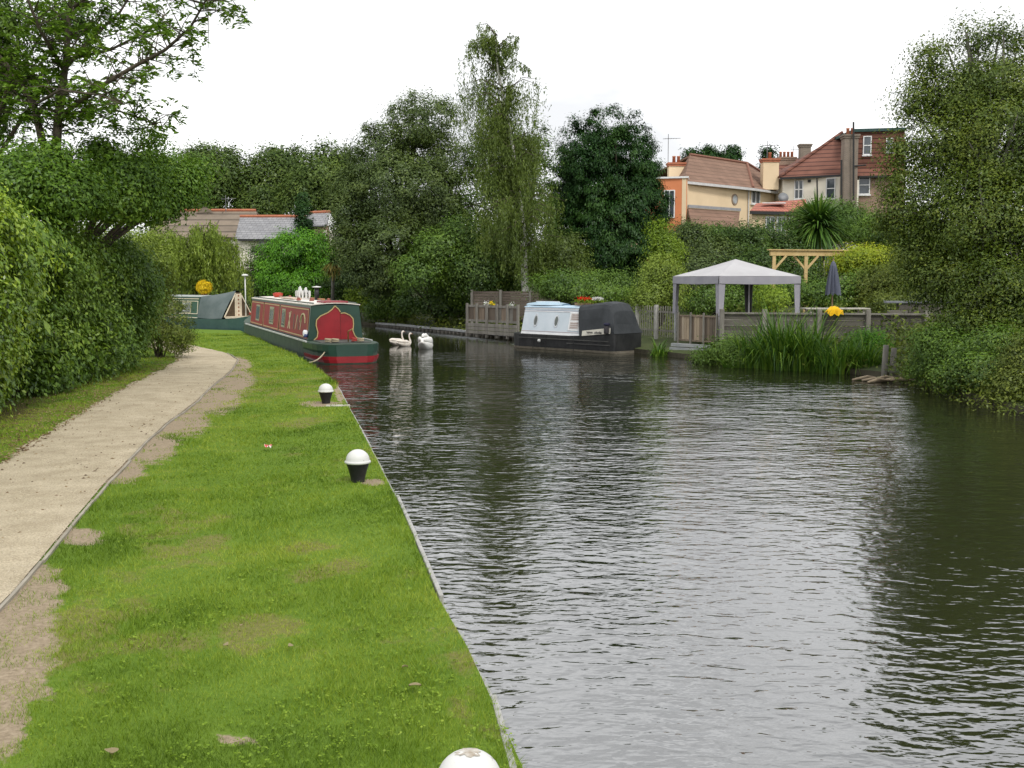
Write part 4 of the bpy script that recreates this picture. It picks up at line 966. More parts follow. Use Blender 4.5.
class Cabin:
    """a narrowboat cabin: leaning sides between gunwale and roof"""
    def __init__(s, x0, x1, z0, z1, w0, w1, rake=0.0): s.__dict__.update(locals())
    def side(s, x, t, sg=1, out=0.0):
        return Vector((x, sg * (s.w0 + (s.w1 - s.w0) * t + out), s.z0 + (s.z1 - s.z0) * t))
    def body(s, m, parent):
        mb = MB(); vs = []
        for x in (s.x0, s.x1):
            vs += [(x, s.w0, s.z0), (x, s.w1, s.z1), (x, -s.w1, s.z1), (x, -s.w0, s.z0)]
        mb.add(vs, [(0, 1, 2, 3), (7, 6, 5, 4), (0, 4, 5, 1), (1, 5, 6, 2), (2, 6, 7, 3), (3, 7, 4, 0)])
        return mb.build('cabin', m, parent, bevel=.02)
    def roof(s, m, parent, over=.03):
        mb = MB(); vs = []; n = 7
        for x in (s.x0 - .04, s.x1 + .04):
            for k in range(n):
                u = k / (n - 1) * 2 - 1; vs.append((x, u * (s.w1 + over), s.z1 + .002 + .06 * (1 - u * u)))
        for x in (s.x0 - .04, s.x1 + .04):
            for k in range(n):
                u = k / (n - 1) * 2 - 1; vs.append((x, u * (s.w1 + over), s.z1 - .03 + .06 * (1 - u * u)))
        fs = [(k, k + 1, n + k + 1, n + k) for k in range(n - 1)] + [(2 * n + k + 1, 2 * n + k, 3 * n + k, 3 * n + k + 1) for k in range(n - 1)]
        fs += [(0, n, 3 * n, 2 * n), (n - 1, 3 * n - 1, 4 * n - 1, 2 * n - 1), tuple(range(n - 1, -1, -1)) + tuple(range(2 * n, 3 * n)), tuple(range(n, 2 * n)) + tuple(range(4 * n - 1, 3 * n - 1, -1))]
        mb.add(vs, fs); return mb.build('roof', m, parent, smooth=False)
    def patch(s, xa, xb, ta, tb, sg=1, out=.012, th=.02, slant=0.0):
        pts = [s.side(xa, ta, sg, out), s.side(xb, ta, sg, out), s.side(xb + slant, tb, sg, out), s.side(xa + slant, tb, sg, out)]
        if sg > 0: pts = pts[::-1]
        return MB().slab(pts, th)
    def frame(s, xa, xb, ta, tb, w, m, parent, name, sg=1, out=.018):
        H = (s.z1 - s.z0); tw = w / H; mb = MB()
        for a in ((xa, xb, ta, ta + tw), (xa, xb, tb - tw, tb), (xa, xa + w, ta + tw, tb - tw), (xb - w, xb, ta + tw, tb - tw)):
            q = s.patch(a[0], a[1], a[2], a[3], sg, out); mb.add(q.v, q.f)
        return mb.build(name, m, parent)

# --- the red boat, stern towards the camera
ub = Vector((-6.9, 18.5, 0)).normalized(); A = math.atan2(ub.y, ub.x)
stern0 = Vector((-4.88, 33.5, WATER))
red = thing('narrowboat', 'long red and green narrowboat with cream roof moored against the grassy towpath', 'boat', stern0, A, 'moored narrowboats')
Lr = 21.5
mb = MB(); hull_loft(mb, [(x, hw(x, Lr, 1.04, 1.3, 4.0), -.25, .60 + (.35 * max(0, (x - 17) / 4.5) ** 2)) for x in [0, .1, .3, .6, 1, 1.3, 3, 8, 14, 17.5, 18.5, 19.5, 20.3, 20.9, 21.3, 21.5]])
mb.build('hull', HULLG, red, smooth=False)
mb = MB(); hull_loft(mb, [(x - .012, hw(x, Lr, 1.055, 1.3, 4.0) + .012, .23, .575) for x in [0, .1, .3, .6, 1, 1.3, 2.6]]); mb.build('counter_band', GREENP, red)
mb = MB(); hull_loft(mb, [(x - .016, hw(x, Lr, 1.055, 1.3, 4.0) + .010, .03, .228) for x in [0, .1, .3, .6, 1, 1.3, 2.4]]); mb.build('counter_band', REDDEEP, red)
for sg in (1, -1):
    mb = MB()
    xs = [1.9, 5, 10, 15, 17.5]
    for a, b in zip(xs[:-1], xs[1:]): mb.beam((a, sg * hw(a, Lr, 1.06, 1.3, 4), .60), (b, sg * hw(b, Lr, 1.06, 1.3, 4), .60), .06, .045)
    mb.build('gunwale', STEELW, red)
cb = Cabin(2.45, 17.2, .60, 1.76, .90, .78); cb.body(GREENP, red); cb.roof(ROOFC, red)
for sg in (1, -1): MB().beam((2.5, sg * .70, 1.805), (17.1, sg * .70, 1.805), .035, .035).build('handrail', GREENP, red)
for xa, xb in ((2.66, 8.7), (8.9, 13.0), (13.15, 17.05)):
    cb.patch(xa, xb, .04, .90).build('side_panel', REDP, red); cb.frame(xa + .06, xb - .06, .07, .87, .035, GOLD, red, 'gold_line', out=.018)
    cb.patch(xa, xb, .08, .86, -1).build('side_panel', REDP, red)
WFR = mat('window_frame_brass', (.34, .32, .20), (.26, .26, .16), rough=.45)
for xa, xb in ((7.35, 8.15), (10.2, 11.3), (14.2, 15.3)):
    w = cb.patch(xa, xb, .2, .78, 1, .03, .03).build('window', WFR, red); cb.patch(xa + .07, xb - .07, .26, .72, 1, .036, .02).build('pane', GLASSB, w)
# signwriting on the near panel: tall shaded letters with a gold arch
PALE = mat('signwriting_cream', (.52, .46, .28), (.42, .36, .2), scale=12, rough=.5); DARKL = mat('signwriting_shadow', (.07, .06, .035), (.1, .08, .05), rough=.5)
for i, (xa, w, sl, ta, tb, mm) in enumerate([(6.55, .16, -.45, .2, .74, PALE), (6.15, .12, .35, .2, .70, PALE), (5.35, .13, .0, .22, .66, DARKL), (5.02, .09, -.30, .22, .66, PALE), (4.35, .14, .25, .24, .62, DARKL), (4.05, .1, -.2, .24, .64, PALE)]):
    cb.patch(xa, xa + w, ta, tb, 1, .020, .012, slant=sl).build('painted_stroke', mm, red)
mb = MB(); pr = None
for k in range(9):
    a = math.pi * k / 8; q = cb.side(3.62 + .45 * math.cos(a), .46 + .26 * math.sin(a), 1, .022)
    if pr is not None: mb.beam(pr, q, .05, .05, up=(0, 1, 0))
    pr = q
mb.build('painted_arch', PALE, red)
# stern bulkhead: ogee doorway with red doors, gold edge
def endp(u, t, out): return Vector((2.45 - out, -u * 1.18, .60 + 1.15 * t))
lf_o = [(-.62, .0), (-.52, .1), (-.50, .24), (-.545, .42), (-.53, .58), (-.42, .69), (-.22, .78), (-.10, .87), (-.02, .97), (.08, .88), (.13, .80), (.13, .0)]
rt_o = [(.14, .0), (.14, .76), (.26, .77), (.40, .70), (.485, .6), (.495, .44), (.475, .26), (.53, .12), (.64, .0)]
for poly, dm_ in ((lf_o, .03), (rt_o, .015)):
    MB().slab([endp(u, max(t, .02), dm_) for u, t in poly][::-1], .03).build('stern_door', REDDEEP, red)
    mb = MB(); pts = [endp(u, t, dm_ + .006) for u, t in poly if not (t == 0 and abs(u) < .2)]
    pts = [p for p in pts if not (abs(p.y) < .15 and p.z < 1.3)]
    for a, b in zip(pts[:-1], pts[1:]): mb.beam(a, b, .03, .035, up=(1, 0, 0))
    mb.build('gold_line', GOLD, red)
MB().box((3.05, -.02, 1.835), (1.25, .80, .06)).build('sliding_hatch', mat('hatch_dark_red', (.2, .02, .03), (.28, .03, .04), rough=.45), red, bevel=.015)
MB().box((1.55, 0, .605), (1.7, 1.55, .03)).build('deck', mat('deck_grey', (.05, .055, .05), (.09, .09, .08), rough=.8), red)
mb = MB(); mb.tube([(1.0, -.1, .6), (1.0, -.1, .95), (.35, -.1, 1.05)], [.02, .02, .016], 8); mb.build('tiller', mat('tiller_brass', (.5, .38, .14), (.4, .3, .1), rough=.35, metal=.6), red, smooth=True)
for i, (x, yv) in enumerate(((.9, .55), (.75, .35), (.8, -.45), (.95, -.3))):
    mb = MB(); n = 26; mb.tube([(x + (.10 + .012 * math.sin(k)) * math.cos(k * .55), yv + (.10) * math.sin(k * .55), .635 + .004 * k) for k in range(n)], .018, 6); mb.build('rope_coil', [ROPE, mat('rope_red', (.4, .06, .05), (.3, .04, .03))][i == 3], red, smooth=True)
MB().box((.62, -.25, .40), (.02, .5, .14)).build('name_plate', mat('name_plate_grey', (.14, .16, .15), (.24, .27, .25), scale=30, rough=.5, lo=.45, hi=.5), red)
o = MB().lathe([(.07, -.12), (.085, -.05), (.085, .06), (.05, .12)], 14).build('fender', mat('fender_white_blue', (.75, .76, .78), (.08, .1, .25), scale=4, rough=.5, lo=.5, hi=.55), red, smooth=True); o.location = (2.6, .96, .82)
mb = MB(); r0 = Vector((.9, .45, .66)); r1 = Vector((-1.2, 1.55, .16))
mb.tube([r0.lerp(r1, k / 8) + Vector((0, 0, -.18 * math.sin(math.pi * k / 8))) for k in range(9)], .022, 6); mb.build('mooring_rope', ROPE, red, smooth=True)
MB().box((10.2, .2, 1.855), (3.2, .35, .05)).build('roof_plank', mat('roof_plank_wood', (.6, .48, .38), (.5, .4, .3), stretch=(.2, 1, 1)), red)
MB().box((8.8, -.42, 1.85), (4.2, .12, .06)).build('boat_pole', mat('pole_varnish', (.4, .2, .1), (.3, .14, .07)), red)
for x, yv, sx, m_ in ((5.6, .2, .16, 'r'), (7.0, .42, .14, 'r'), (13.4, .1, .14, 'r'), (4.6, -.2, .14, 'r'), (12.2, -.1, .3, 'r')):
    MB().lathe([(.07, 0), (.09, .03), (.07, .06), (.045, .07), (.07, .09), (.01, .12)], 14, c=(x, yv, 1.81)).build('roof_vent', mat('vent_red_brown', (.24, .07, .05), (.3, .1, .07), rough=.4), red, smooth=True)
mb = MB(); mb.lathe([(.085, 0), (.085, .45), (.07, .45)], 16, c=(7.6, -.35, 1.80)); ch = mb.build('chimney', BLACK, red, smooth=True)
MB().lathe([(.0, .0), (.17, .01), (.16, .035), (.0, .06)], 16, c=(7.6, -.35, 2.27)).build('chimney_cap', WHITE, ch, smooth=True)
def on_red(x, y, z): return stern0 + Vector((ub.x * x - ub.y * y, ub.y * x + ub.x * y, z))
t = thing('plastic_crate', 'white plastic crate of bits standing on the cream roof of the red boat', 'crate', on_red(9.4, -.15, 1.83), A)
for sx in (-1, 1):
    for k in range(4): MB().box((sx * .28, -.2 + k * .13, .16), (.02, .06, .32)).build('slat', WHITE, t)
    MB().box((0, sx * .24, .20), (.56, .02, .2)).build('side', WHITE, t)
MB().box((0, 0, .02), (.56, .48, .03)).build('floor', WHITE, t)
for k in range(5): MB().lathe([(.06, 0), (.07, .12), (.04, .2), (.03, .26)], 10, c=(-.2 + k * .1, .1 * (-1) ** k, .14 + .04 * (k % 3))).build('bottle', WHITE, t, smooth=True)
t = thing('red_bowl', 'small round red tub on the far part of the red boat roof', 'tub', on_red(14.1, .1, 1.82), A)
MB().lathe([(.14, 0), (.2, .08), (.21, .16), (.19, .17), (.12, .2)], 16).build('tub', mat('tub_red', (.5, .07, .04), (.42, .05, .03), rough=.5), t, smooth=True)
MB().lathe([(.215, .15), (.215, .175), (.2, .18)], 16).build('rim', mat('tub_rim_red', (.42, .05, .03), rough=.5), t, smooth=True)

# --- the green boat beyond it, bow tent towards the right
gd = P(238, 315, 55.0); bowdir = Vector((math.cos(R(-38)), math.sin(R(-38)), 0)); Ag = math.atan2(bowdir.y, bowdir.x)
green = thing('narrowboat', 'dark green narrowboat with a canvas bow tent moored beyond the red boat', 'boat', (gd.x, gd.y, WATER), Ag, 'moored narrowboats')
TEAL = mat('boat_teal_hull', (.03, .075, .065), (.045, .10, .085), scale=2, rough=.5); GREEN2 = mat('boat_bottle_green', (.016, .06, .035), (.022, .08, .045), scale=2, rough=.4)
mb = MB(); xs = [-13, -12.8, -12, -6, 0, .6, 1.3, 1.9, 2.4, 2.7, 2.8]
hull_loft(mb, [(x, 1.04 if x < .5 else 1.04 * (1 - ((x - .5) / 2.35) ** 2.0) + .04, -.25, .62 + (.42 * max(0, (x - .2) / 2.6) ** 1.6)) for x in xs]); mb.build('hull', TEAL, green)
cg = Cabin(-12.2, -2.0, .62, 1.72, .90, .78); cg.body(GREEN2, green); cg.roof(mat('boat_roof_grey', (.35, .38, .38), (.45, .48, .47), rough=.7), green)
for t0_, t1_ in ((.02, .05), (.88, .91)): cg.patch(-12.0, -2.05, t0_, t1_, -1, .012).build('cream_line', CREAM, green)
for xa in (-3.4, -4.7, -6.2, -7.6):
    w = cg.patch(xa, xa + .75, .24, .76, -1, .02, .02).build('window', WFR, green); cg.patch(xa + .06, xa + .69, .29, .71, -1, .026, .015).build('pane', GLASSB, w)
    cg.patch(xa + .12, xa + .26, .3, .7, -1, .03, .01).build('curtain', mat('curtain_net', (.55, .56, .52), (.4, .42, .4), scale=20), green)
cg.frame(-11.9, -2.1, .2, .8, .03, CREAM, green, 'cream_line', -1)
# canvas tent: from cabin roof to a ridge at the triangular cratch board
TENT = mat('bow_tent_canvas', (.075, .10, .10), (.115, .14, .14), scale=1.6, rough=.8, bump=.5, bscale=5)
n = 9; vs = []; fs = []
for i in range(n):
    u = i / (n - 1); x = -2.0 + 2.0 * u
    ridge = 1.76 + .26 * u; sag = .05 * math.sin(math.pi * u)
    hwid = .80 + (.10) * (1 - u); we = hwid * (1 - u) + .0 * u
    prof = [(-.98, .66), (-.92 + .12 * u, 1.0), (-.80 + .30 * u, 1.45 + .05 * u), (-.74 + .56 * u, 1.70 + .10 * u), (-.30 + .20 * u, ridge), (.30 - .20 * u, ridge), (.74 - .56 * u, 1.70 + .10 * u), (.80 - .30 * u, 1.45 + .05 * u), (.92 - .12 * u, 1.0), (.98, .66)]
    for yv, z in prof: vs.append((x + .02 * math.sin(9 * z), yv * (1 - .02 * math.sin(6 * u)), z - sag * .6))
m_ = 10
for i in range(n - 1):
    for k in range(m_ - 1): fs.append((i * m_ + k, i * m_ + k + 1, (i + 1) * m_ + k + 1, (i + 1) * m_ + k))
mb = MB(); mb.add(vs, fs); mb.build('bow_tent', TENT, green, smooth=True)
BOARD = mat('cratch_board_dark', (.05, .035, .02), (.09, .06, .035), rough=.6)
MB().slab([(.02, -.88, .70), (.02, .88, .70), (.02, .12, 1.94), (.02, -.12, 1.94)], .03).build('cratch_board', BOARD, green)
for sg in (-1, 1):
    mb = MB(); mb.beam((.04, sg * .86, .72), (.04, sg * .14, 1.90), .05, .03, up=(1, 0, 0)); mb.beam((.04, sg * .86, .73), (.04, sg * .2, .73), .05, .03, up=(1, 0, 0)); mb.beam((.04, sg * .18, .72), (.04, sg * .18, 1.88), .05, .03, up=(1, 0, 0)); mb.build('cratch_frame', CREAM, green)
MB().box((.05, 0, 1.29), (.03, .28, 1.16)).build('centre_strip', CREAM, green)
for k in range(6): MB().box((.07, .0, .82 + k * .19), (.02, .07, .07), rx=R(45)).build('painted_diamond', mat('diamond_red_brown', (.25, .09, .04), (.3, .12, .06)), green)
MB().slab([(.1, -.85, .70), (1.6, -.62, .78), (1.6, .62, .78), (.1, .85, .70)], .05).build('foredeck', CREAM, green)
for k in range(3):
    mb = MB(); mb.tube([(.5 + k * .3 + .12 * math.cos(j * .6), .45 - k * .1 + .12 * math.sin(j * .6), .82 + .005 * j) for j in range(24)], .02, 5); mb.build('rope_coil', [mat('rope_red', (.4, .06, .05), (.3, .04, .03)), WHITE, ROPE][k], green, smooth=True)
mb = MB(); q = P(245, 276, 54.0) - Vector((gd.x, gd.y, WATER)); q = Matrix.Rotation(-Ag, 3, 'Z') @ q
mb.tube([(q.x, q.y, .7), (q.x, q.y, q.z)], .03, 8); po = mb.build('pole', WHITE, green, smooth=True)
MB().lathe([(.03, -.02), (.16, .0), (.16, .05), (.1, .09), (.02, .1)], 14, c=(q.x, q.y, q.z)).build('pole_lamp', WHITE, po, smooth=True)
pp = Vector((gd.x, gd.y, WATER)) + bowdir * -2.7 + Vector((0, 0, 1.78))
plant('chrysanthemum_pot', 'round mound of bright yellow flowers on the green boat roof', 'flower pot', pp, [(pp.x, pp.y, pp.z + .40, .36, .36, .34)], 3200, .07, leafmat('petal_yellow', (.55, .36, .005), (.78, .55, .008), (.85, .66, .02), trans=.2, gloss=.02), 140, clump=.045, shell=.86, lump=.03, per=14, crown='flowers', stem='stem', ntw=6)
pot = [o for o in bpy.data.objects if o.name.startswith('chrysanthemum_pot')][0]
MB().lathe([(.15, .0), (.2, .2), (.21, .22), (.18, .2)], 14).build('pot', mat('terracotta', (.36, .15, .08), (.3, .12, .06), rough=.85), pot, smooth=True)

# --- the black boat across the water
n0 = G(613, 354.2, WATER); f0 = G(519, 348.2, WATER); kd = (f0 - n0).normalized(); Lreal = (f0 - n0).length; Lk = 6.6; KX, KY = Lreal / Lk, .80; Ak = math.atan2(kd.y, kd.x)
side_n = Vector((-kd.y, kd.x, 0))                      # towards the camera
org = n0 - side_n * 1.02 * KY
black = thing('narrowboat', 'black hulled narrowboat with white cabin side and black canvas stern cover across the water', 'boat', (org.x, org.y, WATER), Ak, 'moored narrowboats')
black.scale = (KX, KY, 1)
HB = mat('hull_blacking', (.014, .015, .016), (.032, .033, .033), scale=2.5, rough=.5, bump=.15); HBF = mat('hull_faded_black', (.05, .052, .05), (.085, .085, .08), scale=2, rough=.65)
SCUM = mat('hull_waterline_scum', (.12, .105, .08), (.2, .18, .14), scale=3, rough=.9, stretch=(1, 1, 6))
xs = [0, .06, .25, .6, 1.2, 3, 5, Lk - .3, Lk, Lk + .5, Lk + 1.0, Lk + 1.3]
def wk(x): return 1.02 if .6 <= x <= Lk - .3 else (1.02 * (.86 + .14 * math.sqrt(max(0, 1 - ((.6 - x) / .6) ** 2))) if x < .6 else 1.02 * (1 - ((x - Lk + .3) / 1.75) ** 2) + .05)
def zk(x): return .56 + .14 * max(0, (2.6 - x) / 2.6) ** 1.5
mb = MB(); hull_loft(mb, [(x, wk(x), -.25, zk(x)) for x in xs]); mb.build('hull', HB, black)
mb = MB(); hull_loft(mb, [(x + (.0 if x > .3 else -.01), wk(x) * .985 + .012, -.06, .085) for x in xs[:-1]]); mb.build('waterline_band', SCUM, black)
mb = MB(); hull_loft(mb, [(x, wk(x) + .008, .44, .548) for x in xs if 2.2 < x <= Lk]); mb.build('hull_band', HBF, black)
for sg in (1, -1):
    mb = MB(); mb.beam((.3, sg * 1.03, .42), (Lk, sg * 1.03, .42), .05, .035); mb.beam((.2, sg * 1.03, .29), (Lk * .47, sg * 1.03, .29), .05, .03); mb.build('rubbing_strake', HBF, black)
ck = Cabin(2.05, Lk - .03, .56, 1.56, .93, .62)
WSIDE = mat('cabin_white_blue', (.58, .64, .69), (.50, .57, .62), scale=1.3, rough=.5, bump=.05); WTRIM = mat('cabin_white_trim', (.78, .79, .79), (.68, .69, .7), rough=.5)
ck.body(WSIDE, black)
rf = ck.roof(mat('roof_pale_blue', (.36, .50, .62), (.46, .58, .68), rough=.6), black, over=.04)
xw0 = 2.35
for ta, tb in ((0.0, .08), (.83, .86), (.93, 1.0)): ck.patch(xw0, Lk - .05, ta, tb, 1, .014, .02).build('trim_line', WTRIM, black)
ck.patch(xw0, Lk - .05, .10, .12, 1, .012, .015).build('coach_line', mat('coach_line_pink', (.45, .36, .36), rough=.5), black)
ck.patch(xw0, Lk - .05, .862, .885, 1, .012, .015).build('coach_line', mat('coach_line_blue', (.2, .22, .3), rough=.5), black)
# two portholes, one louvred hatch
PORT = mat('porthole_chrome', (.45, .47, .48), (.6, .62, .63), rough=.25, metal=.6)
for xc in (Lk - 1.0, Lk - 2.5):
    pts = [ck.side(xc + .15 * math.cos(2 * math.pi * k / 18), .5 + .24 * math.sin(2 * math.pi * k / 18), 1, .02) for k in range(18)]
    po = MB().slab(pts[::-1] if True else pts, .03).build('porthole', PORT, black)
    pts = [ck.side(xc + .11 * math.cos(2 * math.pi * k / 18), .5 + .175 * math.sin(2 * math.pi * k / 18), 1, .026) for k in range(18)]
    MB().slab(pts[::-1], .02).build('pane', GLASSB, po)
hx = Lk - 4.2
h_ = ck.patch(hx, hx + .8, .18, .84, 1, .022, .02).build('side_hatch', WTRIM, black)
for k, (ta, tb) in enumerate(((.24, .50), (.54, .80))):
    ck.patch(hx + .08, hx + .72, ta, tb, 1, .028, .02).build('hatch_panel', mat('hatch_panel_grey', (.5, .47, .45), (.6, .58, .56), rough=.6), h_)
    for j in range(3): ck.patch(hx + .14, hx + .66, ta + .03 + j * .075, ta + .075 + j * .075, 1, .034, .015).build('louvre', mat('louvre_brown', (.32, .26, .24), (.4, .33, .3), rough=.6), h_)
# black canvas cover over the stern
CAN = mat('canvas_charcoal', (.026, .030, .033), (.045, .05, .055), scale=1.5, rough=.75, bump=.5, bscale=4)
vs = []; fs = []; prof = [(1.0, 0), (.97, .2), (.88, .55), (.77, .85), (.68, .97), (.5, 1.03), (0, 1.06), (-.5, 1.03), (-.68, .97), (-.77, .85), (-.88, .55), (-.97, .2), (-1.0, 0)]
stn = [(-.02, .30, .97), (.12, .72, .95), (.35, .97, .97), (.9, 1.06, 1), (1.5, 1.06, 1), (2.1, 1.04, 1), (2.62, 1.02, 1)]
for i, (x, hf, wf) in enumerate(stn):
    for k, (yv, t_) in enumerate(prof):
        sl = (.0 if i < 6 else -.33 * (1 - min(1, t_)))          # the front hem of the canvas leans
        vs.append((x + sl + (.18 * min(1, t_) if i < 3 else 0), yv * wf * .98 * (1 if t_ > .3 else 1.0), zk(x) - .01 + t_ * 1.05 * (hf if hf > .99 else hf) - .025 * math.sin(3.1 * i) * (t_ > .3)))
m_ = len(prof)
for i in range(len(stn) - 1):
    for k in range(m_ - 1): fs.append((i * m_ + k, (i + 1) * m_ + k, (i + 1) * m_ + k + 1, i * m_ + k + 1))
fs.append(tuple(range(m_)))
mb = MB(); mb.add(vs, fs); mb.build('stern_canvas', CAN, black, smooth=False)
mb = MB(); mb.slab([(.18, 1.055, zk(.2) + .02), (.18, 1.03, zk(.2) + .22), (2.05, 1.02, zk(1.9) + .30 - .12), (2.05, 1.055, zk(1.9) + .0)], .02); mb.build('name_board', mat('name_board_cream', (.66, .64, .56), (.55, .52, .45), scale=4, rough=.6), black)
# small dark script on the board, too blurred in the photograph to read: a run of joined loops
mb = MB(); pr = None
for k in range(60):
    u = k / 59
    if .44 < u < .52: pr = None; continue
    q = Vector((1.72 - u * 1.0, 1.068, zk(1) + .085 + .03 * math.sin(k * 1.35) + (.03 if k % 13 == 0 else 0)))
    if pr is not None: mb.beam(pr, q, .012, .016, up=(0, 1, 0))
    pr = q
mb.build('script_lettering', mat('lettering_dark', (.05, .05, .06), rough=.6), black)
mb = MB(); mb.lathe([(.02, .14), (.1, .14), (.12, .1), (.12, -.1), (.1, -.14), (.02, -.14)], 14); o = mb.build('stern_fender', mat('fender_black_rubber', (.03, .028, .032), (.06, .055, .06), scale=14, rough=.8, bump=.8), black, smooth=True); o.location = (.34, 1.12, zk(.3) + .16)
mb = MB(); mb.lathe([(.0, .09), (.13, .085), (.15, .05), (.15, .0), (.0, -.01)], 14); o = mb.build('fender_cap', mat('cap_navy', (.012, .013, .03), (.02, .02, .05), rough=.7), black, smooth=True); o.location = (.34, 1.10, zk(.3) + .31)
for x in (Lk - 1.1, Lk - 2.0, Lk - 4.0):
    mb = MB(); mb.tube([(x, 1.045, .56), (x, 1.07, .3), (x, 1.07, .02)], .012, 5); mb.build('fender_rope', BLACK, black)
MB().lathe([(.02, .06), (.07, .05), (.09, 0), (.07, -.05), (.02, -.06)], 12, c=(Lk - 1.55, 1.06, .33)).build('hull_cleat', STEELW, black, smooth=True)
def on_black(x, y, z):
    x *= KX; y *= KY
    return org + Vector((kd.x * x - kd.y * y, kd.y * x + kd.x * y, z))
t = thing('upturned_dinghy', 'pale blue upturned dinghy lying on the white cabin roof', 'dinghy', on_black(Lk - 1.0, .0, 1.62), Ak)
vs = []; fs = []
for i in range(9):
    u = i / 8; w = .44 * (math.sin(math.pi * (.12 + .80 * u)) ** .6); hgt = .13 * math.sin(math.pi * (.1 + .8 * u)) ** .7
    for k in range(7): a = math.pi * k / 6; vs.append((-.95 + 1.9 * u, w * math.cos(a), hgt * math.sin(a)))
for i in range(8):
    for k in range(6): fs.append((i * 7 + k, i * 7 + k + 1, (i + 1) * 7 + k + 1, (i + 1) * 7 + k))
fs += [tuple(range(7)), tuple(range(62, 55, -1))]
mb = MB(); mb.add(vs, fs); mb.build('hull', mat('dinghy_pale_blue', (.30, .42, .52), (.38, .5, .58), rough=.5), t, smooth=True)
MB().box((0, 0, .125), (1.2, .04, .03)).build('keel', WTRIM, t)
PET = leafmat('petal_red', (.55, .02, .01), (.75, .03, .015), (.8, .08, .03), trans=.2, gloss=.02)
def planter(label, x, y, flower, seed, w=.5, hfl=.16):
    q = on_black(x, y, 1.63); t = thing('flower_planter', label, 'planter', q, Ak, 'planters on the black boat roof')
    MB().box((0, 0, .05), (w, .2, .1)).build('trough', mat('trough_brown', (.2, .12, .08), (.28, .17, .11), rough=.8), t, bevel=.01)
    r = np.random.default_rng(seed); n = 500; p = r.normal(size=(n, 3)) * np.array([w * .25, .08, .05]) + np.array([0, 0, .15]); leaf_cloud('leaves', p, r.normal(size=(n, 3)) + np.array([0, 0, .6]), .06, LF['lime'], t, .6, r=r)
    n = 220; p = r.normal(size=(n, 3)) * np.array([w * .2, .07, .03]) + np.array([0, 0, .15 + hfl * .6]); leaf_cloud('flowers', p, r.normal(size=(n, 3)) + np.array([0, -.4, .6]), .05, flower, t, .9, r=r)
planter('planter of bright red geraniums on the white cabin roof', Lk - 3.9, .25, PET, 1, .8)
planter('planter of small white flowers next to the canvas on the white cabin roof', Lk - 4.75, .2, leafmat('petal_white', (.6, .6, .6), (.75, .74, .72), (.8, .8, .8), gloss=.02), 2, .5)

# ------------------------------------------------------------------ swans
SWAN = mat('swan_feathers', (.80, .80, .78), (.70, .68, .64), scale=9, rough=.8, bump=.3)
CYG = mat('swan_feathers_buff', (.74, .70, .63), (.60, .53, .45), scale=7, rough=.85, bump=.3)
def loft(mb, rings, n=12):
    """rings: (centre, right vec, up vec, r_side, r_up)"""
    vs = []; fs = []
    for c, a, b, ra, rb2 in rings:
        for k in range(n):
            t = 2 * math.pi * k / n; vs.append(Vector(c) + Vector(a) * (ra * math.cos(t)) + Vector(b) * (rb2 * math.sin(t)))
    for i in range(len(rings) - 1):
        for k in range(n): q = (k + 1) % n; fs.append((i * n + k, i * n + q, (i + 1) * n + q, (i + 1) * n + k))
    fs += [tuple(range(n - 1, -1, -1)), tuple((len(rings) - 1) * n + k for k in range(n))]
    mb.add(vs, fs)
def swan(label, px, py, rz, m, tucked=False, s=1.0):
    g = G(px, py, WATER); t = thing('swan', label, 'swan', (g.x, g.y, WATER), rz, 'swans on the canal'); t.scale = (s, s, s * (1.25 if tucked else 1.0))
    Yv = (0, 1, 0); Z = (0, 0, 1); rings = []
    for x, z, w, h in ((-.62, .22, .02, .02), (-.54, .20, .10, .05), (-.42, .17, .19, .13), (-.25, .14, .26, .21), (-.05, .12, .285, .24), (.12, .10, .26, .21), (.26, .10, .19, .17), (.34, .13, .12, .13)): rings.append(((x, 0, z), Yv, Z, w, h))
    if tucked: path = [((.36, 0, .24), .075, (0, .5)), ((.30, .02, .36), .06, (-.7, .7)), ((.18, .05, .42), .055, (-1, .1)), ((.06, .07, .41), .052, (-1, 0)), ((-.03, .09, .42), .06, (-1, 0)), ((-.10, .10, .41), .05, (-1, -.2)), ((-.16, .11, .39), .03, (-1, -.2))]
    else: path = [((.37, 0, .22), .085, (.5, 1)), ((.37, 0, .32), .06, (-.1, 1)), ((.33, 0, .43), .046, (-.3, 1)), ((.30, 0, .55), .042, (0, 1)), ((.31, 0, .66), .042, (.4, 1)), ((.35, 0, .72), .052, (1, .6)), ((.41, 0, .73), .055, (1, 0)), ((.46, 0, .715), .035, (1, -.3))]
    for c, rad, (dx, dz) in path:
        d = Vector((dx, 0, dz)).normalized(); rings.append((c, Yv, Vector((0, 1, 0)).cross(d) * -1, rad, rad))
    mb = MB(); loft(mb, rings); mb.build('body', m, t, smooth=True)
    for sg in (-1, 1):
        mb = MB(); loft(mb, [((x, sg * y_, z), Yv, Z, w, h) for x, y_, z, w, h in ((-.60, .06, .30, .015, .02), (-.45, .13, .29, .05, .07), (-.25, .19, .27, .075, .12), (-.02, .20, .24, .08, .13), (.15, .16, .20, .06, .1), (.24, .13, .17, .02, .04))], 10); mb.build('wing', m, t, smooth=True)
    if not tucked:
        mb = MB(); mb.tube([(.455, 0, .715), (.50, 0, .70), (.545, 0, .685)], [.026, .02, .01], 8); mb.build('bill', mat('swan_bill', (.6, .2, .04), (.5, .14, .03), rough=.5), t, smooth=True)
swan('large white swan with its head tucked back, nearest of the swans', 426, 348.5, R(80), SWAN, True, .95)
swan('upright necked swan on the left of the pair beside the red boat', 398, 345, R(50), CYG, False, .72)
swan('smaller upright necked swan on the right of the pair beside the red boat', 405, 346, R(40), CYG, False, .66)

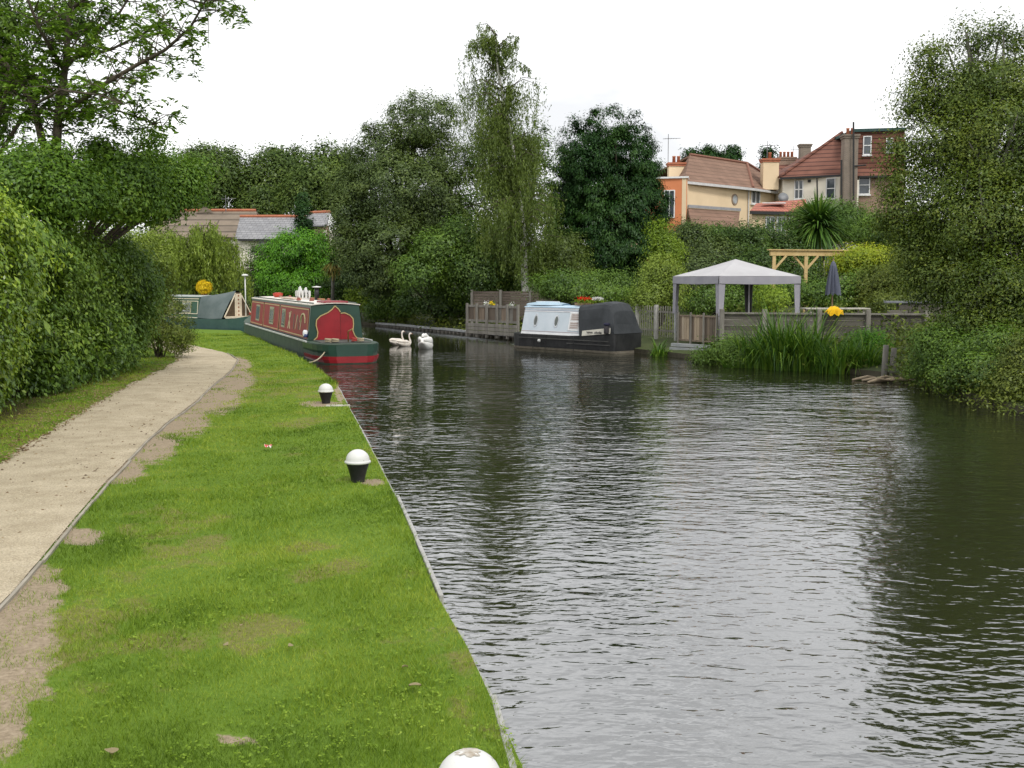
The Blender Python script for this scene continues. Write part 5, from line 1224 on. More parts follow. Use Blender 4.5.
# ------------------------------------------------------------------ far bank: landing, fences, terrace
GREYW = mat('weathered_grey_wood', (.16, .15, .13), (.26, .245, .215), scale=5, rough=.9, bump=.4, stretch=(1, 1, .2))
BROWNW = mat('fence_brown_wood', (.10, .08, .065), (.16, .13, .105), scale=4, rough=.9, bump=.4, stretch=(.3, .3, 2))
TANW = [mat('plank_tan_%d' % i, c, tuple(x * .72 for x in c), scale=4, rough=.85, bump=.3, stretch=(1, 1, .2)) for i, c in enumerate([(.48, .38, .27), (.27, .21, .155), (.56, .46, .34), (.17, .135, .105)])]
NEWW = mat('pergola_new_timber', (.58, .43, .21), (.48, .34, .15), scale=3, rough=.7, bump=.2)
CONC = mat('concrete_post', (.34, .33, .30), (.46, .45, .42), scale=8, rough=.9, bump=.3)
def planks(t, a, b, z0, z1, n, mats, name='plank', th=.025, gap=.15, jit=.02, r=None, tilt=0):
    """upright boards between two ground points"""
    a = Vector(a); b = Vector(b); d = (b - a); w = d.length / n; ang = math.atan2(d.y, d.x); r = r or random.Random(1)
    for k in range(n):
        c = a.lerp(b, (k + .5) / n); zz = z1 + r.uniform(-jit, jit)
        MB().box((c.x, c.y, (z0 + zz) / 2), (w * (1 - gap), th, zz - z0), rz=ang + r.uniform(-tilt, tilt)).build(name, mats[r.randrange(len(mats))], t)
def rails(t, a, b, zs, n, m, th=.03, h=.1, name='rail', out=0.0):
    a = Vector(a); b = Vector(b)
    for z in zs: MB().beam((a.x, a.y, z), (b.x, b.y, z), th, h).build(name, m, t)
def posts(t, a, b, z0, z1, n, m, w=.1, name='post'):
    a = Vector(a); b = Vector(b); ang = math.atan2((b - a).y, (b - a).x)
    for k in range(n):
        c = a.lerp(b, k / (n - 1)); MB().box((c.x, c.y, (z0 + z1) / 2), (w, w, z1 - z0), rz=ang).build(name, m, t)

# timber faced edge of the far bank: capping and piles
edge2 = thing('far_bank_edging', 'low grey timber edging along the waterline of the far bank', 'edging')
pl = [Vector((x, y, 0)) for x, y in ((.9, 45.85), (-1.3, 50.35), (-3.4, 54.35), (-7.5, 61.85))]
for a, b in zip(pl[:-1], pl[1:]):
    n = max(2, int((b - a).length / 2.2))
    for k in range(n):
        p, q = a.lerp(b, k / n), a.lerp(b, (k + .985) / n); o_ = Vector((-.08, -.08, 0))
        MB().beam((p.x + o_.x, p.y + o_.y, -.2), (q.x + o_.x, q.y + o_.y, -.2 + .015 * math.sin(k * 2)), .22, .10).build('capping', mat('edging_pale_grey', (.30, .31, .31), (.42, .43, .43), scale=4, rough=.85), edge2)
    n = int((b - a).length / .45)
    for k in range(n):
        p = a.lerp(b, (k + .5) / n); MB().box((p.x - .10, p.y - .10, -.42), (.16, .12, .34)).build('pile', GREYW, edge2)
# landing with low plank fence at 470-520
la, lb = Vector((-1.95, 49.2, 0)), Vector((.30, 46.2, 0))
land = thing('plank_landing', 'low plank fronted landing with pale posts at the foot of the birch', 'fence', (la.x, la.y, 0))
def loc(v, o): return Vector(v) - Vector(o)
z_ = P(480, 305, 48).z
o0 = Vector((la.x, la.y, 0))
planks(land, la - o0, lb - o0, .38, z_ - .08, 9, TANW[1:2] + TANW[3:] + [GREYW], r=random.Random(4), gap=.06)
rails(land, la - o0 + Vector((-.03, -.04, 0)), lb - o0 + Vector((-.03, -.04, 0)), (z_ - .06, .42), 2, GREYW)
posts(land, la - o0 + Vector((-.05, -.08, 0)), lb - o0 + Vector((-.05, -.08, 0)), -.3, z_ + .06, 6, GREYW, .09)
for k in range(3): rails(land, la - o0 + Vector((-.1, -.12, 0)), lb - o0 + Vector((-.1, -.12, 0)), (-.08 + k * .16,), 1, GREYW, th=.05, h=.14, name='base_board')
# slatted fence panels behind
fa, fb = P(472, 300, 52.0), P(560, 300, 50.5)
pan = thing('slat_fence', 'brown fence panels of horizontal slats behind the plank landing', 'fence', (fa.x, fa.y, 0))
o0 = Vector((fa.x, fa.y, 0)); a, b = Vector((0, 0, 0)), Vector((fb.x - fa.x, fb.y - fa.y, 0))
zt = P(480, 291, 52).z
for k in range(11): rails(pan, a, b, (.35 + (zt - .35) * (k + .5) / 11,), 1, BROWNW, th=.03, h=(zt - .35) / 11 * .86, name='slat')
posts(pan, a + Vector((0, -.06, 0)), b + Vector((0, -.06, 0)), 0, zt + .06, 4, GREYW, .1)
# trug of yellow and white flowers on the landing
for i, (px, py, mm, lab) in enumerate([(492, 304, 'y', 'pot of yellow flowers on the rail of the plank landing'), (486, 305, 'w', 'pot of white flowers left of the yellow ones on the landing'), (512, 306, 'w', 'pot of pale flowers near the black boat end of the landing')]):
    q = P(px, py + 3, 48.6 if i < 2 else 47); t = thing('flower_pot', lab, 'flower pot', q, group='pots on the landing')
    MB().lathe([(.07, -.2), (.1, 0), (.11, .01), (.09, 0)], 12).build('pot', mat('terracotta', (.36, .15, .08)), t, smooth=True)
    r = np.random.default_rng(i); n = 160
    leaf_cloud('leaves', r.normal(size=(n, 3)) * .08 + np.array([0, 0, .08]), r.normal(size=(n, 3)), .07, LF['mid'], t, .6, r=r)
    leaf_cloud('flowers', r.normal(size=(80, 3)) * .07 + np.array([0, -.03, .13]), r.normal(size=(80, 3)) + np.array([0, -1, .5]), .06, MATS['petal_yellow'] if mm == 'y' else MATS['petal_white'], t, .9, r=r)
# picket fence between the black boat and the gazebo
pa, pb = P(637, 330, 42.0), P(676, 330, 39.6)
pf = thing('picket_fence', 'thin pale upright paling fence between the black boat and the gazebo', 'fence', (pa.x, pa.y, 0)); o0 = Vector((pa.x, pa.y, 0))
a, b = Vector((0, 0, 0)), Vector((pb.x - pa.x, pb.y - pa.y, 0)); zt = P(655, 306, 41).z
planks(pf, a, b, .12, zt, 17, [mat('paling_pale', (.27, .26, .215), (.2, .19, .155), rough=.85)], 'picket', th=.02, gap=.74, r=random.Random(6))
rails(pf, a + Vector((0, .03, 0)), b + Vector((0, .03, 0)), (.35, zt - .2), 2, GREYW, h=.06)
posts(pf, a + Vector((0, -.05, 0)), b + Vector((0, -.05, 0)), 0, zt + .05, 3, CONC, .11)
# plank front below the gazebo
da, db = Vector((5.72, 37.6, 0)), Vector((6.72, 35.9, 0))
dk = thing('plank_fence', 'tan upright plank fence on a low grey step in front of the gazebo', 'fence', (da.x, da.y, 0)); o0 = da.copy()
zt = P(690, 315.5, 36.8).z; zb0 = P(690, 342, 36.8).z
planks(dk, da - o0, db - o0, zb0, zt, 15, TANW, r=random.Random(9), gap=.12, jit=.03)
rails(dk, da - o0 + Vector((-.03, -.03, 0)), db - o0 + Vector((-.03, -.03, 0)), (zt - .02, zb0 + .04), 2, TANW[1], h=.05)
posts(dk, da - o0 + Vector((-.05, -.05, 0)), db - o0 + Vector((-.05, -.05, 0)), -.3, zt + .1, 4, GREYW, .05)
for k in range(3): MB().beam((-.32 + k * .02, -.22 - k * .05, -.24 + k * .13), (.78 + k * .02, -1.55, -.24 + k * .13), .26 - k * .05, .1).build('step_board', mat('step_grey', (.28, .30, .31), (.38, .39, .4), scale=4, rough=.85), dk)
# terrace wall of stacked grey boards between concrete posts
wpts = [Vector((6.80, 35.75, 0)), Vector((8.1, 35.4, 0)), Vector((9.75, 35.0, 0)), Vector((11.2, 34.7, 0)), Vector((12.9, 34.3, 0))]
tw = thing('terrace_wall', 'weathered grey board wall between posts holding up the terrace behind the reeds', 'wall', wpts[0]); o0 = wpts[0].copy()
zt = P(780, 314.5, 35.2).z; rw = random.Random(2)
TB = [mat('wall_board_%d' % i, c, tuple(x * .7 for x in c), scale=4, rough=.9, bump=.5, stretch=(.4, .4, 3)) for i, c in enumerate([(.135, .125, .105), (.17, .158, .135), (.11, .10, .085)])]
for i, (a, b) in enumerate(zip(wpts[:-1], wpts[1:])):
    d = (b - a).normalized()
    for k in range(8):
        z = -.35 + (zt + .35) * (k + .5) / 8
        MB().beam(a - o0 + d * .06 + Vector((0, 0, z)), b - o0 - d * .06 + Vector((0, 0, z + rw.uniform(-.01, .01))), .05 + rw.uniform(0, .02), (zt + .35) / 8 * .93).build('board', TB[rw.randrange(3)], tw)
    MB().beam(a - o0 + Vector((0, 0, zt + .03)), b - o0 + Vector((0, 0, zt + .03)), .18, .05).build('coping_board', GREYW, tw)
for i, a in enumerate(wpts): MB().box((a.x - o0.x, a.y - o0.y - .06, (zt - .35) / 2 + .08), (.14, .14, zt + .35 + .16)).build('post', GREYW, tw, bevel=.01)
# second, higher wall end at the right with a cap
wr = thing('block_wall', 'short grey block wall with a flat cap at the right end of the terrace', 'wall', (12.2, 35.6, 0))
zt2 = P(870, 303, 35.6).z
for k in range(6):
    for j in range(3): MB().box((.25 + j * .62 + (.3 if k % 2 else 0), 0, .1 + (zt2 - .1) * (k + .5) / 6), (.6, .22, (zt2 - .1) / 6 * .95)).build('block', TB[(k + j) % 3], wr, bevel=.01)
MB().box((1.0, 0, zt2 + .03), (2.3, .32, .07)).build('cap', mat('slate_cap', (.14, .15, .17), (.2, .21, .23), rough=.7), wr, bevel=.01)
# the terrace itself
mb = MB(); mb.add([(6.9, 35.9, .32), (13, 34.5, .32), (14, 46, .75), (7.6, 46, .75), (6.2, 38.2, .34)], [(0, 1, 2, 3, 4)])
tag(mb.build('terrace_paving', mat('terrace_paving', (.20, .185, .16), (.28, .26, .22), scale=2, rough=.9, bump=.3)), kind='structure')
# gazebo
Fc = P(719, 283, 36.0); ga = R(20)
gz = thing('gazebo', 'white square party gazebo with shade-toned skirts on the terrace', 'gazebo', (Fc.x, Fc.y, .33), ga)
CANV = mat('gazebo_canvas', (.44, .435, .445), (.38, .375, .385), scale=1.2, rough=.7, bump=.1, bscale=5); SKIRT_SHADE = mat('gazebo_skirt_shaded', (.34, .33, .365), (.28, .275, .31), scale=1.5, rough=.75, bump=.1, bscale=6)  # skirt is the white fabric with its shaded tone put into the colour
zE = P(719, 276, 36).z - .33; zA = P(740, 259, 37.8).z - .33; S = 3.12; zS = P(719, 283.5, 36).z - .33
vs = []; fs = []; n = 9
def pt(u, v):
    e = max(abs(u * 2 - 1), abs(v * 2 - 1)); h = zE + (zA - zE) * (1 - e) ** .93 - .03 * math.sin(math.pi * (1 - e)) * (1 if e > 0 else 0)
    ed = .025 * (1 - max(0, min(1, (e - .8) * 5)) * 0) * math.sin(math.pi * u) * math.sin(math.pi * v) * 0
    return (u * S, v * S, h - ed)
N = 12
for i in range(N + 1):
    for j in range(N + 1): vs.append(pt(i / N, j / N))
for i in range(N):
    for j in range(N):
        q = (i * (N + 1) + j, (i + 1) * (N + 1) + j, (i + 1) * (N + 1) + j + 1, i * (N + 1) + j + 1)
        fs += [(q[0], q[1], q[2]), (q[0], q[2], q[3])] if (i == j or (i < N / 2) == (j < N / 2)) else [(q[0], q[1], q[3]), (q[1], q[2], q[3])]
mb = MB(); mb.add(vs, fs); mb.build('canopy', CANV, gz)
cs = [(0, 0), (S, 0), (S, S), (0, S)]
for k in range(4):
    a, b = Vector(cs[k]), Vector(cs[(k + 1) % 4]); vs = []; fs = []; nn = 14
    nrm = Vector(((b - a).y, -(b - a).x)).normalized()
    for i in range(nn + 1):
        p = a.lerp(b, i / nn) + nrm * (.012 + .008 * math.sin(i * 1.9)); sag = .03 * math.sin(math.pi * i / nn)
        vs += [(p.x, p.y, zE - sag * .5 + .004), (p.x + nrm.x * .01, p.y + nrm.y * .01, zS - sag)]
    for i in range(nn): fs.append((2 * i, 2 * i + 1, 2 * i + 3, 2 * i + 2))
    mb = MB(); mb.add(vs, fs); mb.build('valance', SKIRT_SHADE, gz, smooth=True)
for k, (x, y_) in enumerate(cs):
    cx_, cy_ = x + (.06 if x == 0 else -.06), y_ + (.06 if y_ == 0 else -.06)
    mb = MB(); mb.box((cx_, cy_, zE / 2), (.05, .05, zE)); mb.build('leg', mat('gazebo_steel', (.5, .5, .52), rough=.4), gz)
    sx, sy = (1 if x == 0 else -1), (1 if y_ == 0 else -1)
    w0, w1 = .24, .17
    mb = MB(); mb.slab([(x, y_ + sy * .01, zE - .2), (x + sx * w0, y_ + sy * .01, zE - .2), (x + sx * w1, y_ + sy * .01, .7), (x, y_ + sy * .01, .7)], .012); mb.slab([(x + sx * .01, y_, zE - .2), (x + sx * .01, y_ + sy * w0, zE - .2), (x + sx * .01, y_ + sy * w1, .7), (x + sx * .01, y_, .7)], .012)
    mb.build('leg_curtain', SKIRT_SHADE if k != 2 else mat('curtain_dark', (.03, .03, .032), (.05, .05, .052), rough=.8), gz)
# pergola
pA, pB = P(770, 253, 46), P(880, 253, 47.5); zt = P(770, 250, 46).z
pg = thing('pergola', 'new pale timber pergola beam on braced posts behind the gazebo', 'pergola', (pA.x, pA.y, .6)); o0 = Vector((pA.x, pA.y, .6))
for k, dy in enumerate((0,)):
    MB().beam((0, dy, zt - .72), (pB.x - pA.x, pB.y - pA.y + dy, zt - .72), .09, .22).build('beam', NEWW, pg)
    for j, px in enumerate((774, 806, 850)):
        q = P(px, 260, 46 + (px - 770) * .0136) - o0
        MB().box((q.x, q.y + dy, (zt - .85) / 2 - .2), (.13, .13, zt - .85 + .4)).build('post', NEWW, pg)
        for sg in (-1, 1):
            if j == 0 and sg < 0: continue
            MB().beam((q.x, q.y + dy, zt - 1.42), (q.x + sg * .5, q.y + dy, zt - .84), .08, .1, up=(0, 1, 0)).build('brace', NEWW, pg)
MB().beam((-.1, -.04, zt - .59), (pB.x - pA.x, pB.y - pA.y - .04, zt - .59), .2, .045).build('top_board', NEWW, pg)
# folded parasol
q = P(832, 312, 39.5); q.z = zfar(q.x, q.y)
pr_ = thing('parasol', 'folded blue grey garden parasol standing on the terrace', 'parasol', (q.x, q.y, .45))
zt = P(832, 261, 39.5).z - .45; zb1 = P(832, 293, 39.5).z - .45
vs = []; fs = []; n = 24
for i, (u, rad) in enumerate(((0, .02), (.06, .07), (.15, .10), (.35, .13), (.6, .165), (.85, .2), (1, .22))):
    for k in range(n): a = 2 * math.pi * k / n; rr_ = rad * (1 + .28 * (k % 3 - 1) * min(1, u * 2)); vs.append((rr_ * math.cos(a) + .02 * u, rr_ * math.sin(a), zt - (zt - zb1) * u - .05 * (k % 3) * (i == 6)))
for i in range(6):
    for k in range(n): k2 = (k + 1) % n; fs.append((i * n + k, (i + 1) * n + k, (i + 1) * n + k2, i * n + k2))
mb = MB(); mb.add(vs, fs); mb.build('canopy', mat('parasol_blue_grey', (.075, .085, .12), (.115, .125, .165), scale=5, rough=.8, stretch=(3, 3, .3)), pr_)
MB().tube([(0, 0, 0), (0, 0, zt + .08)], .024, 8).build('pole', mat('parasol_pole', (.3, .2, .12), rough=.6), pr_)
MB().lathe([(.26, 0), (.26, .06), (.06, .1), (.05, .2)], 16).build('base', CONC, pr_, smooth=True)
# yellow towel over the wall
q = P(834, 312.5, 34.75); zt = q.z
tl = thing('yellow_towel', 'bright yellow cloth draped over the terrace wall below the parasol', 'towel', (q.x, q.y, zt))
vs = []; fs = []; n = 14
for i in range(n + 1):
    u = i / n; x = -.25 + .5 * u; hump = .2 * (math.sin(math.pi * min(1, max(0, u))) ** .5)
    for k, (yv, z) in enumerate(((-.16, -.03 - .08 * abs(math.sin(u * 7))), (-.14, .07), (-.05, hump * .9), (.06, hump), (.16, hump * .5), (.2, .0))): vs.append((x + .015 * math.sin(k * 2 + i), yv + .02 * math.sin(i * 1.9), z + .012 * math.sin(i * 2.3 + k)))
for i in range(n):
    for k in range(5): fs.append((i * 6 + k, i * 6 + k + 1, (i + 1) * 6 + k + 1, (i + 1) * 6 + k))
mb = MB(); mb.add(vs, fs); mb.build('cloth', mat('towel_yellow', (.75, .46, .01), (.62, .34, .01), scale=5, rough=.9), tl, smooth=True)
# garden table on the terrace
q = P(835, 308, 38.0); tb = thing('garden_table', 'pale topped garden table on the terrace behind the yellow cloth', 'table', (q.x, q.y, .4))
hT = P(835, 308.5, 38).z - .4
for k in range(4): MB().box((0, -.3 + k * .2, hT), (2.2, .18, .035)).build('slat', mat('table_pale', (.5, .47, .42), (.4, .38, .33), rough=.7), tb)
for sx in (-.9, .9):
    for sy in (-.28, .28): MB().box((sx, sy, hT / 2), (.06, .06, hT)).build('leg', mat('table_pale', (.5, .47, .42)), tb)
# two old mooring posts and a heap of driftwood at the right
for i, (px, h, lab) in enumerate(((886, 33, 'left one of two old grey mooring posts beside the reeds'), (894, 30, 'right one of two old grey mooring posts beside the reeds'))):
    g = G(px - 2, 378, WATER); mb = MB(); k = pm(g.y)
    mb.tube([(0, 0, -.6), (.01, 0, .3), (.03, 0, h * k)], [.085, .08, .07], 9); o = mb.build('mooring_post', GREYW, smooth=True); o.location = (g.x, g.y, WATER); tag(o, lab, 'post', 'old mooring posts')
rw = random.Random(12)
for i in range(7):
    g = G(868 + i * 6.2, 380.5 + (i % 3) * 1.2, WATER); L_ = rw.uniform(.5, 1.2); mb = MB(); a = rw.uniform(-.35, .35)
    mb.tube([(-L_ / 2, 0, .02), (0, .03, .06 + rw.uniform(0, .05)), (L_ / 2, 0, .03)], [.03, .045, .02], 7)
    o = mb.build('driftwood', mat('driftwood_pale', (.36, .29, .2), (.26, .2, .14), scale=5, rough=.9), smooth=True); o.location = (g.x, g.y, WATER); o.rotation_euler = (0, 0, a)
    tag(o, ['pale floating stick, leftmost of the driftwood beside the posts', 'second stick from the left in the driftwood at the foot of the posts', 'third stick from the left in the driftwood right of the posts', 'middle stick of the driftwood lying below the sallow', 'third stick from the right in the driftwood below the sallow', 'second stick from the right in the driftwood below the sallow', 'rightmost stick of the driftwood below the sallow'][i], 'driftwood', 'driftwood by the posts')

# ------------------------------------------------------------------ houses
RENDERC = mat('house_cream_render', (.76, .60, .40), (.70, .55, .36), scale=.7, rough=.9, bump=.1); WHITER = mat('house_white_render', (.82, .77, .66), (.76, .71, .61), scale=.7, rough=.9)
ORANGER = mat('house_orange_render', (.68, .25, .115), (.62, .22, .10), scale=.8, rough=.9)
UPVC = mat('window_white', (.78, .78, .78), (.7, .7, .7), rough=.4); PANE = glassmat('window_pane', (.05, .06, .07)); GUT = mat('gutter_white', (.6, .6, .6), (.5, .5, .5), rough=.5); DGUT = mat('gutter_black', (.03, .03, .03), rough=.5)
TILEA = coursemat('roof_tile_brown', (.235, .145, .105), (.2, .125, .09), (.15, .095, .07), rowh=.3, roww=40, joint=.03, along=(.7, .7))
TILEB = coursemat('roof_tile_red', (.19, .085, .06), (.165, .075, .055), (.075, .034, .027), rowh=.36, roww=40, joint=.05, along=(.9, .3))
TILEC = coursemat('pantile_red', (.46, .17, .12), (.38, .14, .10), (.2, .08, .06), rowh=.2, roww=.25, joint=.03, along=(.9, .3))
SLATE = coursemat('roof_slate', (.28, .28, .285), (.23, .23, .24), (.11, .11, .115), rowh=.2, roww=.4, joint=.015)
TILEL = coursemat('roof_tile_old', (.23, .185, .14), (.19, .155, .12), (.11, .09, .07), rowh=.55, roww=40, joint=.07)
BRICK = coursemat('brick_wall', (.33, .21, .15), (.27, .17, .12), (.36, .31, .26), rowh=.075, roww=.225, joint=.01, along=(.9, .3)); BRICKG = coursemat('brick_grey', (.24, .19, .15), (.2, .16, .13), (.3, .27, .23), rowh=.075, roww=.225, joint=.01)
RIDGE = mat('ridge_tile_orange', (.42, .16, .085), (.34, .12, .07), scale=3, rough=.85)
class House:
    def __init__(s, name, label, base): s.t = thing(name, label, 'house', base); s.b = Vector(base)
    def L(s, p): return Vector(p) - s.b
    def wall(s, a, b, z0, z1, m, th=.3, z1b=None):
        p = [(a[0], a[1], z0), (b[0], b[1], z0), (b[0], b[1], z1 if z1b is None else z1b), (a[0], a[1], z1)]
        return MB().slab([s.L(q) for q in p], th).build('wall', m, s.t)
    def roof(s, pts, m, th=.12, name='roof'): return MB().slab([s.L(p) for p in pts], th).build(name, m, s.t)
    def on(s, a, b, px, py, out=0.0):
        """the point of the vertical plane through a-b seen at a photo position"""
        a = Vector((a[0], a[1])); b = Vector((b[0], b[1])); d = b - a; n = Vector((d.y, -d.x)).normalized()
        r = ray(px, py); t = (n.dot(a) + 0) / (n.x * r[0] + n.y * r[1])
        p = Vector((r[0] * t, r[1] * t, EYE + r[2] * t)); p.x += n.x * out; p.y += n.y * out
        return p
    def window(s, a, b, x0, y0, x1, y1, cols=1, rows=2, fr=.07, m=None, sill=True, name='window'):
        pc = s.on(a, b, (x0 + x1) / 2, (y0 + y1) / 2)
        pa = s.on(a, b, x0, (y0 + y1) / 2); pb = s.on(a, b, x1, (y0 + y1) / 2)
        zt_ = s.on(a, b, (x0 + x1) / 2, y0).z; zb_ = s.on(a, b, (x0 + x1) / 2, y1).z
        d = Vector((pb.x - pa.x, pb.y - pa.y, 0)); n = Vector((d.y, -d.x, 0)).normalized(); m = m or UPVC
        def q(u, z, out): v = Vector((pa.x, pa.y, 0)) + d * u + n * out; v.z = z; return s.L(v)
        w = MB().slab([q(0, zb_, .01), q(1, zb_, .01), q(1, zt_, .01), q(0, zt_, .01)], .05).build(name, PANE, s.t)
        mb = MB(); W_ = d.length; fu = fr / W_
        def bar(u0, u1, z0, z1): mb.slab([q(u0, z0, .07), q(u1, z0, .07), q(u1, z1, .07), q(u0, z1, .07)], .08)
        bar(0, fu, zb_, zt_); bar(1 - fu, 1, zb_, zt_); bar(fu, 1 - fu, zb_, zb_ + fr); bar(fu, 1 - fu, zt_ - fr, zt_)
        for k in range(1, cols): bar(k / cols - fu / 2, k / cols + fu / 2, zb_ + fr, zt_ - fr)
        for k in range(1, rows): z = zb_ + (zt_ - zb_) * k / rows; bar(fu, 1 - fu, z - fr / 2, z + fr / 2)
        mb.build('frame', m, w)
        if sill: MB().slab([q(-.08, zb_ - .1, .14), q(1.08, zb_ - .1, .14), q(1.08, zb_, .14), q(-.08, zb_, .14)], .16).build('sill', m, w)
        return w
    def line(s, a, b, w, h, m, name='gutter'): return MB().beam(s.L(a), s.L(b), w, h).build(name, m, s.t)
    def chimney(s, px, Y, w, dpt, y0, y1, m, cap=None, pots=2, rz=0.0):
        c = P(px, (y0 + y1) / 2, Y); z1 = P(px, y0, Y).z; z0 = P(px, y1, Y).z
        q = s.L((c.x, c.y, 0)); z0 -= s.b.z; z1 -= s.b.z
        ch = MB().box((q.x, q.y, (z0 + z1) / 2), (w, dpt, z1 - z0), rz=rz).build('chimney', m, s.t)
        for k in range(2): MB().box((q.x, q.y, z1 - .06 + k * .14), (w + .12 + .1 * k, dpt + .12 + .1 * k, .13), rz=rz).build('chimney_course', cap or m, ch)
        for k in range(pots): MB().lathe([(.13, 0), (.11, .4), (.13, .42), (.13, .5), (.09, .5)], 12, c=(q.x + (k - (pots - 1) / 2) * .34 * math.cos(rz), q.y, z1 + .14)).build('chimney_pot', RIDGE, ch, smooth=True)
        return q, z1
    def aerial(s, px, Y, y0, y1):
        c = P(px, y1, Y); zt_ = P(px, y0, Y).z; q = s.L((c.x, c.y, 0)); mb = MB(); z0 = c.z - s.b.z; zt_ -= s.b.z
        mb.tube([(q.x, q.y, z0), (q.x, q.y, zt_)], .025, 5); mb.tube([(q.x - .4, q.y, zt_ - .35), (q.x + .9, q.y, zt_ - .3)], .02, 4)
        for k in range(5): mb.tube([(q.x + k * .2 - .2, q.y - .25, zt_ - .33), (q.x + k * .2 - .2, q.y + .25, zt_ - .33)], .012, 4)
        mb.build('aerial', mat('aerial_grey', (.2, .2, .21), rough=.5), s.t)
gz_ = 3.0
# cream house
A0, A1, A2 = P(686, 181, 78.0), P(749, 188, 83.9), P(792, 193, 90.0); zE_ = A0.z
hA = House('cream_house', 'cream rendered house with brown hipped roof and an orange side extension', (A0.x, A0.y, gz_))
hA.wall(A0, A1, gz_, zE_, RENDERC); hA.wall(A1, A2, gz_, zE_, RENDERC)
back = [(A2.x - 4, A2.y + 7), (A0.x - 5, A0.y + 7)]
hA.wall((A0.x - 5, A0.y + 7), A0, gz_, zE_, RENDERC); hA.wall(A2, back[0], gz_, zE_, RENDERC)
def ex(p, k=.45): return Vector((p.x + k * .5, p.y - k * .9, zE_ - .02))
R0, R1 = P(690, 161, 82.5), P(747, 158, 88.5); zR = (R0.z + R1.z) / 2; R0.z = R1.z = zR
e0, e1, e2 = ex(A0), ex(A1), ex(A2); e0 = Vector((A0.x - .2, A0.y - .5, zE_ - .02)); eL = P(667, 178, 84); eL.z = zE_ - .02
hA.roof([e0, e1, R1, R0], TILEA); hA.roof([e1, e2, Vector((A2.x - 1, A2.y + 5, zR - .3)), R1], TILEA); hA.roof([eL, e0, R0], TILEA)
hA.roof([R0, R1, Vector((R1.x - 3, R1.y + 6, zE_)), Vector((R0.x - 5, R0.y + 6, zE_))], TILEA)
for a, b in ((R0, R1), (R1, e1), (R1, Vector((A2.x - 1, A2.y + 5, zR - .3)))): MB().tube([hA.L(a + Vector((0, 0, .05))), hA.L(b + Vector((0, 0, .05)))], .11, 6).build('ridge', mat('ridge_brown', (.24, .115, .08), (.2, .1, .07), rough=.85), hA.t)
hA.line(e0 - Vector((0, .08, .12)), e1 - Vector((0, .08, .12)), .14, .18, GUT); hA.line(e1 - Vector((0, .08, .12)), e2 - Vector((0, .08, .12)), .14, .16, GUT)
dq = hA.on(A0, A1, 747.5, 200, .1); MB().tube([hA.L((dq.x, dq.y, zE_ - .1)), hA.L((dq.x, dq.y, gz_ + .1))], .05, 6).build('downpipe', GUT, hA.t)
hA.window(A1, A2, 751, 190.5, 759.5, 204, cols=2, rows=1, sill=True)
# round window
cw = hA.on(A0, A1, 734.5, 199.5); d_ = Vector((A1.x - A0.x, A1.y - A0.y, 0)).normalized(); n_ = Vector((d_.y, -d_.x, 0))
ring = [cw + d_ * (.42 * math.cos(2 * math.pi * k / 20)) + Vector((0, 0, .42 * math.sin(2 * math.pi * k / 20))) + n_ * .05 for k in range(20)]
rw_ = MB().slab([hA.L(p) for p in ring], .08).build('round_window', mat('round_frame_brown', (.3, .22, .16), rough=.6), hA.t)
ring = [cw + d_ * (.31 * math.cos(2 * math.pi * k / 20)) + Vector((0, 0, .31 * math.sin(2 * math.pi * k / 20))) + n_ * .06 for k in range(20)]
MB().slab([hA.L(p) for p in ring], .05).build('pane', mat('frosted_pane', (.4, .42, .43), (.3, .32, .33), rough=.2), rw_)
# orange extension
O0, O1 = P(655, 179, 77.5), P(686.5, 179, 76.8); zO = P(686, 177, 76.8).z
hA.wall(O0, O1, gz_, zO, ORANGER); hA.wall(O1, (O1.x + .8, O1.y + 3), gz_, zO, RENDERC); hA.wall((O0.x - .5, O0.y + 4), O0, gz_, zO, ORANGER)
hA.roof([Vector((O0.x - .1, O0.y - .12, zO + .05)), Vector((O1.x + .12, O1.y - .12, zO + .05)), Vector((O1.x + .9, O1.y + 4, zO + .05)), Vector((O0.x - .5, O0.y + 4, zO + .05))], UPVC, name='flat_roof')
hA.window(O0, O1, 664, 190, 675, 218, cols=2, rows=1, name='patio_door', sill=False)
hA.chimney(676, 82, 1.15, .9, 165, 190, RENDERC, RIDGE, 2); hA.chimney(769.5, 86, 1.2, 1.0, 161, 190, RENDERC, RIDGE, 1)
hA.aerial(668, 82, 134, 166); hA.aerial(767, 86, 141, 160)
# lean-to roof and its wall
B0, B1 = P(692, 226, 74.5), P(738, 226, 77.0); zB0 = P(690, 226, 75).z
tb0, tb1 = P(688, 208, 77.5), P(740, 210, 81.5)
hA.roof([Vector((B0.x, B0.y, zB0)), Vector((B1.x, B1.y, zB0)), Vector((tb1.x, tb1.y, tb0.z)), Vector((tb0.x, tb0.y, tb0.z))], TILEA, name='lean_to_roof'); hA.wall((B0.x + .1, B0.y + .2), (B1.x, B1.y + .2), gz_ - 1, zB0 - .1, BRICK)
hA.line((tb0.x, tb0.y - .1, tb0.z + .12), (tb1.x, tb1.y - .1, tb0.z + .12), .1, .2, mat('flashing_grey', (.3, .31, .33), rough=.5), 'flashing')
